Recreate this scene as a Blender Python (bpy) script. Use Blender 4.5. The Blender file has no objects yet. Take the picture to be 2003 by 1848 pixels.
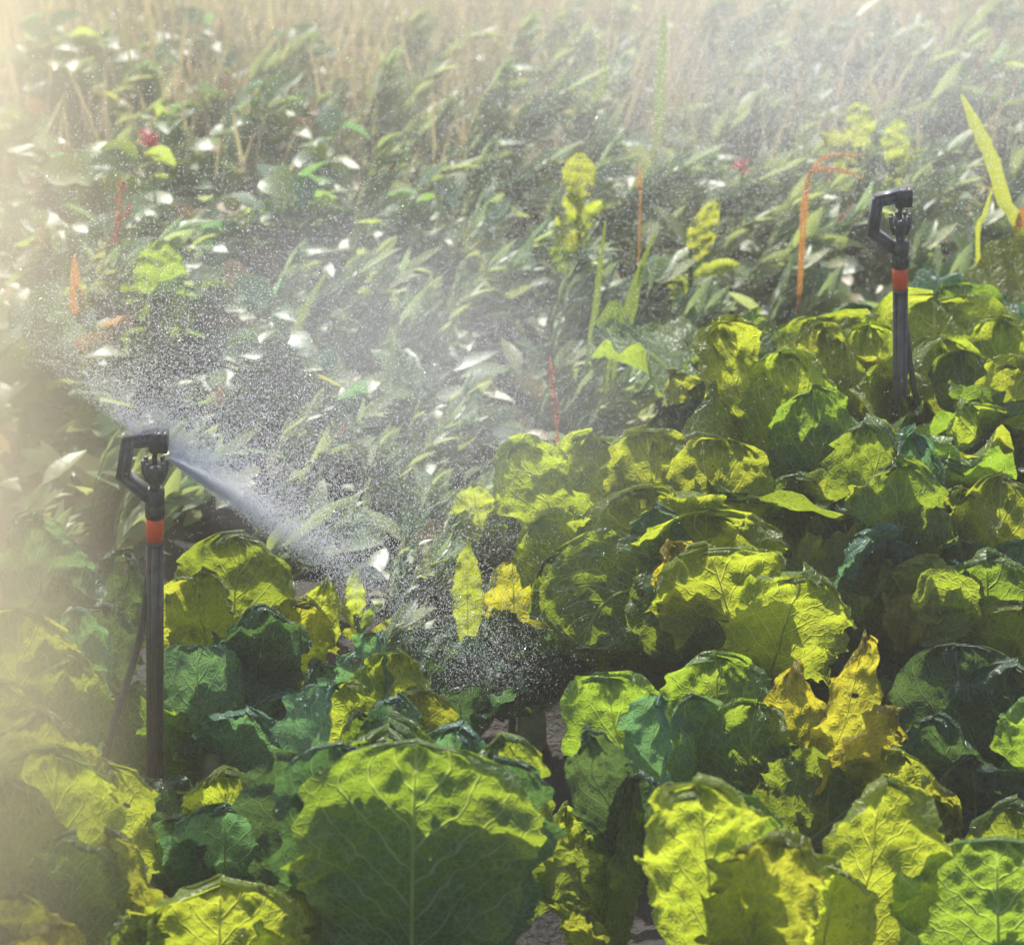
import bpy, math, random
import numpy as np
from mathutils import Vector, Matrix, Quaternion

# ------------------------------------------------------------------ camera, sky, sun, exposure
R = math.radians
scene = bpy.context.scene
C = scene.collection
PITCH = R(28.0)
CAM = Vector((0.0, 0.0, 1.31))
HFOV = 2 * math.atan(1001.5 / 4712.0)
FPX = 4712.0                                   # focal length in the 2003 x 1848 working frame

cam_data = bpy.data.cameras.new('camera')
cam_data.sensor_width = 36.0
cam_data.angle = HFOV
cam_data.clip_start = 0.05
cam_data.clip_end = 400.0
cam_data.dof.use_dof = True
cam_data.dof.focus_distance = 2.12
cam_data.dof.aperture_fstop = 8.0
cam = bpy.data.objects.new('camera', cam_data)
cam.location = CAM
cam.rotation_euler = (R(90) - PITCH, 0, 0)
C.objects.link(cam)
scene.camera = cam

SUN_EL, SUN_AZ = R(47), R(-14)                 # behind the plants, a little to the left
world = bpy.data.worlds.new('World')
scene.world = world
world.use_nodes = True
wn = world.node_tree.nodes
bg = wn['Background']
sky = wn.new('ShaderNodeTexSky')
sky.sky_type = 'NISHITA'
sky.sun_disc = False
sky.sun_elevation = SUN_EL
sky.sun_rotation = SUN_AZ
sky.air_density = 1.0
sky.dust_density = 2.0
world.node_tree.links.new(sky.outputs[0], bg.inputs[0])
bg.inputs[1].default_value = 0.15

sun_data = bpy.data.lights.new('sun', 'SUN')
sun_data.energy = 5.0
sun_data.angle = R(0.5)
sun_data.color = (1.0, 0.95, 0.86)
sun = bpy.data.objects.new('sun', sun_data)
sdir = Vector((math.sin(SUN_AZ) * math.cos(SUN_EL), math.cos(SUN_AZ) * math.cos(SUN_EL), math.sin(SUN_EL)))
sun.rotation_euler = (-sdir).to_track_quat('-Z', 'Y').to_euler()
sun.location = sdir * 20
C.objects.link(sun)

vs = scene.view_settings
vs.view_transform = 'Standard'
vs.look = 'None'
vs.gamma = 1.0
vs.use_curve_mapping = False
vs.exposure = 0.6

cy = scene.cycles
cy.use_denoising = True
cy.max_bounces = 8
cy.diffuse_bounces = 3
cy.glossy_bounces = 2
cy.transmission_bounces = 5
cy.volume_bounces = 1
cy.transparent_max_bounces = 24
cy.sample_clamp_indirect = 6.0

# ------------------------------------------------------------------ helpers
fwd = Vector((0, math.cos(PITCH), -math.sin(PITCH)))
upv = Vector((0, math.sin(PITCH), math.cos(PITCH)))

def ray(px, py):
    return fwd * FPX + Vector((1, 0, 0)) * (px - 1001.5) + upv * (924 - py)

def ground_at(px, py, z=0.0):                  # where the sight line meets height z
    d = ray(px, py)
    return CAM + d * ((z - CAM.z) / d.z)

def at(px, py, y):                             # point at world distance y
    d = ray(px, py)
    return CAM + d * (y / d.y)

def axial(p):
    return (p - CAM).dot(fwd)

def tag(o, label=None, cat=None, group=None, kind=None):
    if label: o['label'] = label
    if cat: o['category'] = cat
    if group: o['group'] = group
    if kind: o['kind'] = kind
    return o

def empty(name, loc):
    o = bpy.data.objects.new(name, None)
    o.location = loc
    o.empty_display_size = 0.05
    C.objects.link(o)
    return o

def mesh_obj(name, verts, faces, mat, parent=None, uv=None, smooth=True, attr=None):
    me = bpy.data.meshes.new(name)
    me.from_pydata([tuple(v) for v in verts], [], [tuple(f) for f in faces])
    if uv is not None:
        lay = me.uv_layers.new(name='UVMap')
        li = np.empty(len(me.loops), dtype=np.int32)
        me.loops.foreach_get('vertex_index', li)
        lay.data.foreach_set('uv', np.asarray(uv, dtype=np.float32)[li].ravel())
    if attr is not None:
        a = me.attributes.new('vary', 'FLOAT', 'POINT')
        a.data.foreach_set('value', np.asarray(attr, dtype=np.float32))
    if smooth:
        me.polygons.foreach_set('use_smooth', [True] * len(me.polygons))
    me.materials.append(mat)
    o = bpy.data.objects.new(name, me)
    C.objects.link(o)
    if parent:
        o.parent = parent
        o.matrix_parent_inverse = Matrix.Identity(4)
    return o

def hash2(ix, iy, seed):
    h = np.sin(ix * 127.1 + iy * 311.7 + seed * 74.7) * 43758.5453
    return h - np.floor(h)

def vnoise(x, y, seed=0):                      # value noise in 0..1
    ix, iy = np.floor(x), np.floor(y)
    fx, fy = x - ix, y - iy
    fx, fy = fx * fx * (3 - 2 * fx), fy * fy * (3 - 2 * fy)
    a, b = hash2(ix, iy, seed), hash2(ix + 1, iy, seed)
    c, d = hash2(ix, iy + 1, seed), hash2(ix + 1, iy + 1, seed)
    return (a * (1 - fx) + b * fx) * (1 - fy) + (c * (1 - fx) + d * fx) * fy

def tube(points, radii, n=10, cap=True):
    V, F = [], []
    pts = [Vector(p) for p in points]
    ref = Vector((0.31, 0.77, 0.12))
    for i, p in enumerate(pts):
        t = (pts[min(i + 1, len(pts) - 1)] - pts[max(i - 1, 0)]).normalized()
        s = t.cross(ref).normalized()
        b = s.cross(t)
        for k in range(n):
            a = 2 * math.pi * k / n
            V.append(p + (s * math.cos(a) + b * math.sin(a)) * radii[i])
    for i in range(len(pts) - 1):
        for k in range(n):
            k2 = (k + 1) % n
            F.append((i * n + k, i * n + k2, (i + 1) * n + k2, (i + 1) * n + k))
    if cap:
        F.append(tuple(range(n))[::-1])
        F.append(tuple(range((len(pts) - 1) * n, len(pts) * n)))
    return V, F

def join(parts):
    V, F = [], []
    for v, f in parts:
        o = len(V)
        V += list(v)
        F += [tuple(i + o for i in q) for q in f]
    return V, F

# ------------------------------------------------------------------ materials
def new_mat(name):
    m = bpy.data.materials.new(name)
    m.use_nodes = True
    nt = m.node_tree
    for n in list(nt.nodes):
        nt.nodes.remove(n)
    out = nt.nodes.new('ShaderNodeOutputMaterial')
    return m, nt, out

class NT:
    def __init__(s, nt): s.nt = nt
    def n(s, t, **k):
        x = s.nt.nodes.new('ShaderNode' + t)
        for a, b in k.items(): setattr(x, a, b)
        return x
    def l(s, a, b): s.nt.links.new(a, b)
    def val(s, x, sock):
        if hasattr(x, 'is_output'): s.l(x, sock)
        else: sock.default_value = x
    def math(s, op, a, b=0.0, clamp=False):
        x = s.n('Math', operation=op, use_clamp=clamp)
        s.val(a, x.inputs[0]); s.val(b, x.inputs[1])
        return x.outputs[0]
    def mix(s, f, a, b):
        x = s.n('Mix', data_type='RGBA')
        s.val(f, x.inputs[0]); s.val(a, x.inputs[6]); s.val(b, x.inputs[7])
        return x.outputs[2]
    def ramp(s, x, lo, hi):
        r = s.n('MapRange'); r.interpolation_type = 'SMOOTHSTEP'
        s.l(x, r.inputs[0]); r.inputs[1].default_value = lo; r.inputs[2].default_value = hi
        return r.outputs[0]
    def noise(s, scale, detail=3, vec=None, rough=0.55):
        x = s.n('TexNoise'); x.inputs['Scale'].default_value = scale; x.inputs['Detail'].default_value = detail
        x.inputs['Roughness'].default_value = rough
        if vec: s.l(vec, x.inputs['Vector'])
        return x.outputs[0]

def c4(c): return (c[0], c[1], c[2], 1.0)

def leaf_material(name, top, top2, thru, thru2, vein, fac=0.55, rough=0.27, veins=8.0, bump=0.75, cells=150.0, spec=0.5):
    """cabbage-like leaf: blistered skin, branching pale veins, light shining through"""
    m, nt, out = new_mat(name)
    g = NT(nt)
    tc = g.n('TexCoord'); obj = tc.outputs['Object']
    uvn = g.n('UVMap'); sep = g.n('SeparateXYZ'); g.l(uvn.outputs[0], sep.inputs[0])
    u = g.math('MULTIPLY', g.math('SUBTRACT', sep.outputs[0], 0.5), 2.0)
    v = sep.outputs[1]
    au = g.math('ABSOLUTE', u)
    wob = g.math('MULTIPLY', g.math('SUBTRACT', g.noise(22, 2, obj), 0.5), 0.55)
    sgn = g.math('MULTIPLY', g.math('SIGN', u), 0.23)
    q = g.math('ADD', g.math('MULTIPLY', g.math('SUBTRACT', v, g.math('MULTIPLY', au, 0.42)), veins), g.math('ADD', wob, sgn))
    fr = g.math('ABSOLUTE', g.math('SUBTRACT', g.math('FRACT', q), 0.5))
    wv = g.math('SUBTRACT', 0.10, g.math('MULTIPLY', au, 0.06))
    side = g.math('SUBTRACT', 1.0, g.math('DIVIDE', fr, wv), clamp=True)
    mid = g.math('SUBTRACT', 1.0, g.math('DIVIDE', au, 0.035), clamp=True)
    vor = g.n('TexVoronoi', feature='DISTANCE_TO_EDGE')
    wv3 = g.n('TexNoise'); wv3.inputs['Scale'].default_value = 30; g.l(obj, wv3.inputs['Vector'])
    vm = g.n('VectorMath', operation='MULTIPLY_ADD'); g.l(wv3.outputs['Color'], vm.inputs[0]); vm.inputs[1].default_value = (0.012, 0.012, 0.012); g.l(obj, vm.inputs[2])
    g.l(vm.outputs[0], vor.inputs['Vector']); vor.inputs['Scale'].default_value = cells
    net = g.math('SUBTRACT', 1.0, g.math('MULTIPLY', vor.outputs['Distance'], 9.0), clamp=True)
    big = g.math('MAXIMUM', side, mid)
    lines = g.math('MAXIMUM', g.math('MULTIPLY', big, 0.95), g.math('MULTIPLY', net, 0.42))
    oi = g.n('ObjectInfo')
    n1 = g.ramp(g.noise(14, 4, obj), 0.35, 0.68)
    n2 = g.ramp(g.noise(5.0, 3, obj), 0.40, 0.66)
    blot = g.math('MULTIPLY', n1, 0.7)
    dcol = g.mix(blot, c4(top), c4(top2))
    tcol = g.mix(n2, c4(thru), c4(thru2))
    bite = g.noise(36, 2, obj)
    spots = g.math('MAXIMUM', g.ramp(g.noise(150, 2, obj), 0.69, 0.73), g.ramp(bite, 0.705, 0.735))
    dcol = g.mix(g.math('MULTIPLY', spots, 0.6), dcol, (0.05, 0.035, 0.012, 1))
    tcol = g.mix(g.math('MULTIPLY', spots, 0.6), tcol, (0.06, 0.04, 0.01, 1))
    dcol = g.mix(g.math('MULTIPLY', lines, 0.85), dcol, c4(vein))
    mott = g.ramp(g.noise(190, 3, obj, 0.7), 0.30, 0.62)
    tcol = g.mix(g.math('SUBTRACT', 0.45, g.math('MULTIPLY', mott, 0.45)), tcol, c4([x * 0.45 for x in thru]))
    tcol = g.mix(g.math('MULTIPLY', lines, 0.70), tcol, c4([min(1, x * 1.35 + 0.06) for x in thru2]))
    hsv = g.n('HueSaturation')
    g.l(dcol, hsv.inputs['Color']); g.l(g.math('ADD', 0.8, g.math('MULTIPLY', oi.outputs['Random'], 0.4)), hsv.inputs['Value'])
    hs2 = g.n('HueSaturation')
    g.l(tcol, hs2.inputs['Color']); g.l(g.math('ADD', 0.85, g.math('MULTIPLY', oi.outputs['Random'], 0.3)), hs2.inputs['Value'])
    g.l(g.math('ADD', 0.488, g.math('MULTIPLY', oi.outputs['Random'], 0.024)), hs2.inputs['Hue'])
    hgt = g.math('SUBTRACT', g.math('MULTIPLY', g.noise(55, 4, obj), 1.0), g.math('MULTIPLY', g.math('MAXIMUM', g.math('MULTIPLY', net, 0.35), big), 0.5))
    bp = g.n('Bump'); bp.inputs['Strength'].default_value = bump; bp.inputs['Distance'].default_value = 0.006
    g.l(hgt, bp.inputs['Height'])
    pr = g.n('BsdfPrincipled')
    g.l(hsv.outputs[0], pr.inputs['Base Color']); g.l(bp.outputs[0], pr.inputs['Normal'])
    rr = g.math('ADD', rough, g.math('MULTIPLY', g.noise(40, 2, obj), 0.2))
    g.l(rr, pr.inputs['Roughness']); pr.inputs['Specular IOR Level'].default_value = spec
    tr = g.n('BsdfTranslucent'); g.l(hs2.outputs[0], tr.inputs['Color']); g.l(bp.outputs[0], tr.inputs['Normal'])
    mx = g.n('MixShader'); mx.inputs[0].default_value = fac
    g.l(pr.outputs[0], mx.inputs[1]); g.l(tr.outputs[0], mx.inputs[2])
    tp = g.n('BsdfTransparent'); hx = g.n('MixShader')        # chewed holes
    g.l(g.ramp(bite, 0.735, 0.742), hx.inputs[0]); g.l(mx.outputs[0], hx.inputs[1]); g.l(tp.outputs[0], hx.inputs[2])
    g.l(hx.outputs[0], out.inputs[0])
    return m

LEAF = {
    'y': leaf_material('yellow_green_leaf', (0.085, 0.14, 0.018), (0.15, 0.19, 0.026), (0.46, 0.56, 0.028), (0.62, 0.64, 0.045), (0.52, 0.60, 0.26), fac=0.57),
    'o': leaf_material('golden_leaf', (0.22, 0.18, 0.02), (0.18, 0.18, 0.03), (0.66, 0.56, 0.025), (0.58, 0.60, 0.04), (0.46, 0.40, 0.12), fac=0.58),
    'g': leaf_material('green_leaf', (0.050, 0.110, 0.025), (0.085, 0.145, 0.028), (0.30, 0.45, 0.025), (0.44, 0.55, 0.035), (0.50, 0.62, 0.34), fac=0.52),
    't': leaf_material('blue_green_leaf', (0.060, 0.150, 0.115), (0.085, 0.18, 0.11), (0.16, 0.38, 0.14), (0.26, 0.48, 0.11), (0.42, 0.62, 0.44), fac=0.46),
    'd': leaf_material('dark_green_leaf', (0.030, 0.068, 0.042), (0.042, 0.085, 0.042), (0.09, 0.19, 0.04), (0.14, 0.25, 0.045), (0.30, 0.44, 0.28), fac=0.42),  # dark green, also stands in for shade where leaves fill shadowed gaps
}

def plain(name, col, rough=0.5, spec=0.5, bump=0.0, scale=60, col2=None, trans=None, fac=0.4):
    m, nt, out = new_mat(name)
    g = NT(nt)
    obj = g.n('TexCoord').outputs['Object']
    nz = g.noise(scale, 4, obj)
    pr = g.n('BsdfPrincipled')
    g.l(g.mix(g.ramp(nz, 0.35, 0.7), c4(col), c4(col2 or [x * 0.7 for x in col])), pr.inputs['Base Color'])
    pr.inputs['Roughness'].default_value = rough
    pr.inputs['Specular IOR Level'].default_value = spec
    if bump:
        b = g.n('Bump'); b.inputs['Strength'].default_value = bump; b.inputs['Distance'].default_value = 0.004
        g.l(nz, b.inputs['Height']); g.l(b.outputs[0], pr.inputs['Normal'])
    if trans:
        tr = g.n('BsdfTranslucent'); tr.inputs[0].default_value = c4(trans)
        mx = g.n('MixShader'); mx.inputs[0].default_value = fac
        g.l(pr.outputs[0], mx.inputs[1]); g.l(tr.outputs[0], mx.inputs[2]); g.l(mx.outputs[0], out.inputs[0])
    else:
        g.l(pr.outputs[0], out.inputs[0])
    return m

def field_leaf(name, cols, thrus, fac, rough, spec=0.6):
    """small field leaves: colour varies leaf by leaf through the 'vary' attribute"""
    m, nt, out = new_mat(name)
    g = NT(nt)
    at_ = g.n('Attribute', attribute_name='vary')
    def ramp(cs):
        r = g.n('ValToRGB'); el = r.color_ramp.elements
        while len(el) < len(cs): el.new(0.5)
        for i, (p, c) in enumerate(cs): el[i].position = p; el[i].color = c4(c)
        g.l(at_.outputs['Fac'], r.inputs[0]); return r.outputs[0]
    obj = g.n('TexCoord').outputs['Object']
    b = g.n('Bump'); b.inputs['Strength'].default_value = 0.35; b.inputs['Distance'].default_value = 0.003
    g.l(g.noise(90, 3, obj), b.inputs['Height'])
    pr = g.n('BsdfPrincipled'); g.l(ramp(cols), pr.inputs['Base Color'])
    pr.inputs['Roughness'].default_value = rough; pr.inputs['Specular IOR Level'].default_value = spec
    g.l(b.outputs[0], pr.inputs['Normal'])
    tr = g.n('BsdfTranslucent'); g.l(ramp(thrus), tr.inputs[0])
    mx = g.n('MixShader'); mx.inputs[0].default_value = fac
    g.l(pr.outputs[0], mx.inputs[1]); g.l(tr.outputs[0], mx.inputs[2]); g.l(mx.outputs[0], out.inputs[0])
    return m

M_round = field_leaf('wet_round_leaf',
    [(0.0, (0.05, 0.12, 0.075)), (0.5, (0.08, 0.16, 0.05)), (0.85, (0.16, 0.22, 0.05)), (1.0, (0.26, 0.16, 0.05))],
    [(0.0, (0.16, 0.38, 0.13)), (0.5, (0.38, 0.56, 0.08)), (0.85, (0.60, 0.68, 0.10)), (1.0, (0.6, 0.34, 0.12))], 0.50, 0.40, 1.0)
M_lance = field_leaf('wet_lance_leaf',
    [(0.0, (0.09, 0.16, 0.11)), (0.35, (0.15, 0.23, 0.115)), (0.8, (0.24, 0.30, 0.11)), (1.0, (0.24, 0.14, 0.06))],
    [(0.0, (0.32, 0.46, 0.22)), (0.35, (0.46, 0.58, 0.19)), (0.8, (0.56, 0.64, 0.17)), (1.0, (0.6, 0.30, 0.12))], 0.52, 0.40, 1.0)
M_dry = field_leaf('dry_grass_blade',
    [(0.0, (0.28, 0.23, 0.13)), (0.5, (0.40, 0.33, 0.19)), (0.85, (0.28, 0.28, 0.11)), (1.0, (0.48, 0.38, 0.22))],
    [(0.0, (0.42, 0.35, 0.18)), (0.5, (0.56, 0.46, 0.25)), (0.85, (0.42, 0.44, 0.14)), (1.0, (0.6, 0.46, 0.26))], 0.45, 0.5, 0.4)
M_stem = plain('green_stem', (0.12, 0.18, 0.06), 0.5, trans=(0.25, 0.33, 0.08))
M_rib = plain('pale_midrib', (0.30, 0.40, 0.16), 0.45, trans=(0.80, 0.85, 0.25), fac=0.6)
M_stalk = plain('cabbage_stalk', (0.24, 0.28, 0.15), 0.6, bump=0.4, col2=(0.14, 0.13, 0.08))
M_red = plain('red_brown_stalk', (0.30, 0.08, 0.04), 0.6, trans=(0.45, 0.14, 0.06))
M_blade = plain('grass_blade', (0.10, 0.15, 0.035), 0.4, trans=(0.24, 0.33, 0.05), fac=0.45, scale=9, col2=(0.15, 0.17, 0.045))
M_orange = plain('orange_blade', (0.40, 0.14, 0.03), 0.4, trans=(0.62, 0.26, 0.05), fac=0.4, scale=14, col2=(0.28, 0.22, 0.04))
M_strap = plain('strap_blade', (0.16, 0.21, 0.035), 0.4, trans=(0.58, 0.64, 0.06), fac=0.5, scale=12, col2=(0.24, 0.22, 0.05))
M_petal = plain('pink_red_petal', (0.50, 0.07, 0.07), 0.5, trans=(0.75, 0.16, 0.16), fac=0.5)
M_plastic = plain('black_plastic', (0.030, 0.030, 0.036), 0.36, 0.5, bump=0.12, scale=130, col2=(0.085, 0.083, 0.080))
M_grey = plain('dark_grey_plastic', (0.075, 0.075, 0.090), 0.38, 0.5, bump=0.12, scale=130, col2=(0.13, 0.128, 0.125))
M_stake = plain('stake_plastic', (0.085, 0.075, 0.060), 0.30, 0.6, bump=0.10, scale=120, col2=(0.045, 0.04, 0.032))
M_ring = plain('orange_plastic', (0.75, 0.075, 0.012), 0.38, 0.5, bump=0.04, scale=250, col2=(0.66, 0.06, 0.01))

def soil():
    m, nt, out = new_mat('dark_soil')
    g = NT(nt)
    obj = g.n('TexCoord').outputs['Object']
    a = g.noise(18, 6, obj, 0.65); b = g.noise(160, 4, obj)
    pr = g.n('BsdfPrincipled')
    g.l(g.mix(g.ramp(a, 0.35, 0.68), (0.016, 0.015, 0.017, 1), (0.050, 0.042, 0.038, 1)), pr.inputs['Base Color'])
    pr.inputs['Roughness'].default_value = 0.8
    bp = g.n('Bump'); bp.inputs['Strength'].default_value = 0.9; bp.inputs['Distance'].default_value = 0.02
    g.l(g.math('ADD', a, g.math('MULTIPLY', b, 0.4)), bp.inputs['Height']); g.l(bp.outputs[0], pr.inputs['Normal'])
    g.l(pr.outputs[0], out.inputs[0])
    return m
M_soil = soil()

def water():
    m, nt, out = new_mat('water_droplet')
    g = NT(nt)
    d = g.n('BsdfDiffuse'); d.inputs[0].default_value = (0.95, 0.96, 0.98, 1)
    t = g.n('BsdfTranslucent'); t.inputs[0].default_value = (0.96, 0.96, 0.98, 1)
    s = g.n('BsdfGlossy'); s.inputs['Roughness'].default_value = 0.15
    a = g.n('MixShader'); a.inputs[0].default_value = 0.6
    b = g.n('MixShader'); b.inputs[0].default_value = 0.12
    g.l(d.outputs[0], a.inputs[1]); g.l(t.outputs[0], a.inputs[2])
    g.l(a.outputs[0], b.inputs[1]); g.l(s.outputs[0], b.inputs[2])
    g.l(b.outputs[0], out.inputs[0])
    return m
M_water = water()

def vol(name, density, color, aniso):
    m, nt, out = new_mat(name)
    p = nt.nodes.new('ShaderNodeVolumePrincipled')
    p.inputs['Color'].default_value = c4(color)
    p.inputs['Density'].default_value = density
    p.inputs['Anisotropy'].default_value = aniso
    nt.links.new(p.outputs[0], out.inputs[1])
    return m

# ------------------------------------------------------------------ ground
def spaced(lo, hi, a, b, n, far):
    mid = np.linspace(a, b, n)
    w = (np.linspace(0, 1, far + 1)[1:]) ** 3
    return np.concatenate([(a + (lo - a) * w)[::-1], mid, b + (hi - b) * w])
gx = spaced(-150, 150, -1.3, 1.3, 130, 14)
gy = spaced(-60, 260, 1.0, 5.0, 190, 14)
X, Y = np.meshgrid(gx, gy)
Z = (vnoise(X * 7, Y * 7, 1) - 0.5) * 0.045 + (vnoise(X * 22, Y * 22, 2) - 0.5) * 0.022 + (vnoise(X * 55, Y * 55, 3) - 0.5) * 0.010
Z -= 0.012
nx, ny = len(gx), len(gy)
idx = np.arange(nx * ny).reshape(ny, nx)
F = np.stack([idx[:-1, :-1], idx[:-1, 1:], idx[1:, 1:], idx[1:, :-1]], -1).reshape(-1, 4)
ground = mesh_obj('ground', np.stack([X, Y, Z], -1).reshape(-1, 3), F.tolist(), M_soil)
tag(ground, 'dark moist soil between the plants', kind='structure')

# ------------------------------------------------------------------ cabbage leaves
LCOUNT = [0]
def leaf_mesh(P0, Pc, P1, N, W, a=0.85, b=0.42, cup=0.25, ruffle=0.08, freq=8.0, jag=0.14, blister=0.0055, seed=0,
              nu=34, nv=62, holes=(), roll=0.0, twist=0.0, curl=0.0):
    s = np.linspace(0, 1, nv)
    t = 0.5 * s + 0.5 * np.sin(s * np.pi / 2)
    t[0], t[-1] = 0.0, 1.0
    u = np.linspace(-1, 1, nu)
    T, U = np.meshgrid(t, u, indexing='ij')
    P0, Pc, P1 = (np.array(p, dtype=float) for p in (P0, Pc, P1))
    def bez(tt): tt = tt[..., None]; return (1 - tt) ** 2 * P0 + 2 * tt * (1 - tt) * Pc + tt ** 2 * P1
    def tan(tt): tt = tt[..., None]; return 2 * (1 - tt) * (Pc - P0) + 2 * tt * (P1 - Pc)
    Cn = bez(t); Tg = tan(t); Tg /= np.linalg.norm(Tg, axis=-1, keepdims=True) + 1e-9
    N = np.array(N, dtype=float)
    S = np.cross(Tg, N); S /= np.linalg.norm(S, axis=-1, keepdims=True) + 1e-9
    Nn = np.cross(S, Tg)
    ang = R(roll) + R(twist) * t
    ca, sa = np.cos(ang)[:, None], np.sin(ang)[:, None]
    S, Nn = S * ca + Nn * sa, Nn * ca - S * sa
    pk = a / (a + b)
    prof = (np.clip(T, 0, 1) ** a) * (np.clip(1 - T, 0, 1) ** b) / (pk ** a * (1 - pk) ** b)
    prof = np.maximum(prof, 0.05 * (T < 0.5))
    L = np.linalg.norm(P1 - P0)
    sd = np.sign(U)
    edge = 1 + jag * 2 * (vnoise(T * freq * 1.3 + 3, sd * 7.3 + seed, seed) - 0.5) + jag * 1.6 * (vnoise(T * freq * 3.7, sd * 3.1 + seed, seed + 5) - 0.5) \
        + jag * 1.1 * (vnoise(T * freq * 8, sd * 5.1 + seed, seed + 9) - 0.5)
    w = 0.5 * W * prof * (1 + (edge - 1) * np.abs(U))
    rag = jag * 0.35 * L * (vnoise(U * freq * 0.6 + 11, T * 0 + seed, seed + 2) - 0.5 + 0.6 * (vnoise(U * freq * 1.7 + 3, T * 0 + seed, seed + 3) - 0.5)) * T ** 4
    h = cup * W * (U ** 2) * 0.5 * np.sqrt(np.clip(prof, 0, 1))
    h = h + ruffle * W * (np.abs(U) ** 2.2 + 0.35 * T ** 6) * np.sin(T * freq * 3.1 + sd * 1.7 + seed * 1.3 + 2.0 * vnoise(T * 4, U * 2, seed)) * (T > 0.1)
    h = h + ruffle * 0.8 * W * T ** 5 * np.sin(U * freq * 0.95 + seed)
    # fine frill along the rim
    rim = np.maximum(np.abs(U) ** 6, T ** 14) * (T > 0.15)
    h = h + ruffle * 0.55 * W * rim * np.sin(T * freq * 8.3 + sd * 2.1 + seed + U * freq * 3.2)
    Lw = np.maximum(w, 1e-4)
    bx, by = U * Lw * 60, T * L * 60
    h = h + blister * (vnoise(bx, by, seed + 1) - 0.5) * 2 + blister * 0.5 * (vnoise(bx * 2.3, by * 2.3, seed + 4) - 0.5) * 2
    # pleats that run along the side veins
    h = h + 0.007 * W * np.sin((T - 0.42 * np.abs(U)) * 8 * 2 * np.pi) * np.clip(1 - np.abs(U), 0, 1) ** 0.5 * np.abs(U) ** 0.4
    h = h + curl * W * np.clip(T - 0.7, 0, 1) ** 2 * 6
    P = Cn[:, None, :] + Tg[:, None, :] * rag[..., None] + S[:, None, :] * (U * w)[..., None] + Nn[:, None, :] * h[..., None]
    idx = np.arange(nu * nv).reshape(nv, nu)
    F = np.stack([idx[:-1, :-1], idx[:-1, 1:], idx[1:, 1:], idx[1:, :-1]], -1)
    keep = np.ones(F.shape[:2], bool)
    tm, um = (T[:-1, :-1] + T[1:, 1:]) / 2, (U[:-1, :-1] + U[1:, 1:]) / 2
    for (hu, hv, hr) in holes:
        rr = np.hypot((um - hu) * W * 0.5, (tm - hv) * L)
        keep &= rr > hr * (0.75 + 0.5 * vnoise(um * 9, tm * 9, seed))
    F = F[keep]
    uv = np.stack([(U + 1) / 2, T], -1).reshape(-1, 2)
    rib = (Cn, np.zeros(nv))
    # midrib follows the sheet's own centre line
    cidx = nu // 2
    return P.reshape(-1, 3), F.reshape(-1, 4), uv, P[:, cidx, :] * 0.5 + P[:, (nu - 1) // 2, :] * 0.5

def add_leaf(plant, P0, Pc, P1, W, mat='y', N=None, rib=True, **k):
    LCOUNT[0] += 1
    k.setdefault('seed', LCOUNT[0] * 1.37)
    P0, Pc, P1 = Vector(P0), Vector(Pc), Vector(P1)
    if N is None:
        N = (CAM - (P0 + P1) / 2).normalized()
    o0 = plant.location
    V, F, uv, line = leaf_mesh(P0 - o0, Pc - o0, P1 - o0, N, W, **k)
    o = mesh_obj('leaf', V, F.tolist(), LEAF[mat], plant, uv)
    if rib:
        pts = line[::3]
        n = len(pts)
        pts = pts[:int(n * 0.86)]
        r = np.linspace(0.015, 0.003, len(pts)) * min(W, 0.17)
        v, f = tube(pts, r, 7)
        mesh_obj('midrib', v, f, M_rib, o)
    return o

def cabbage(name, crown_px, label, cat, leaves, height=0.03, group='cabbage plants in the foreground beds'):
    """crown_px: ground pixel of the plant; leaves: dicts with the tip pixel and its distance from the crown"""
    g = ground_at(*crown_px)
    p = empty(name, g)
    tag(p, label, cat, group)
    v, f = tube([(0, 0, -0.03), (0, 0, height * 0.6), (0.002, 0, height + 0.02)], [0.016, 0.014, 0.010], 10)
    mesh_obj('stalk', v, f, M_stalk, p)
    for lf in leaves:
        lf = dict(lf)
        tx, ty = lf.pop('tip'); dy = lf.pop('dy', 0.0); wpx = lf.pop('w')
        P1 = at(tx, ty, g.y + dy)
        sc = axial(P1) / FPX
        if 'base' in lf:
            bx, by, bd = lf.pop('base'); P0 = at(bx, by, g.y + bd)
        else:
            P0 = g + Vector((0, 0, height)) + Vector(((P1 - g).x, (P1 - g).y, 0)) * 0.06
        if 'ctrl' in lf:
            cx, cy_, cd = lf.pop('ctrl'); Pc = at(cx, cy_, g.y + cd)
        else:
            lift = lf.pop('lift', 0.25)
            Pc = (P0 + P1) / 2 + Vector((0, 0, lift * (P1 - P0).length)) - Vector(((P1 - P0).x, (P1 - P0).y, 0)) * 0.12
        add_leaf(p, P0, Pc, P1, wpx * sc, mat=lf.pop('m', 'y'), **lf)
    return p

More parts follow.
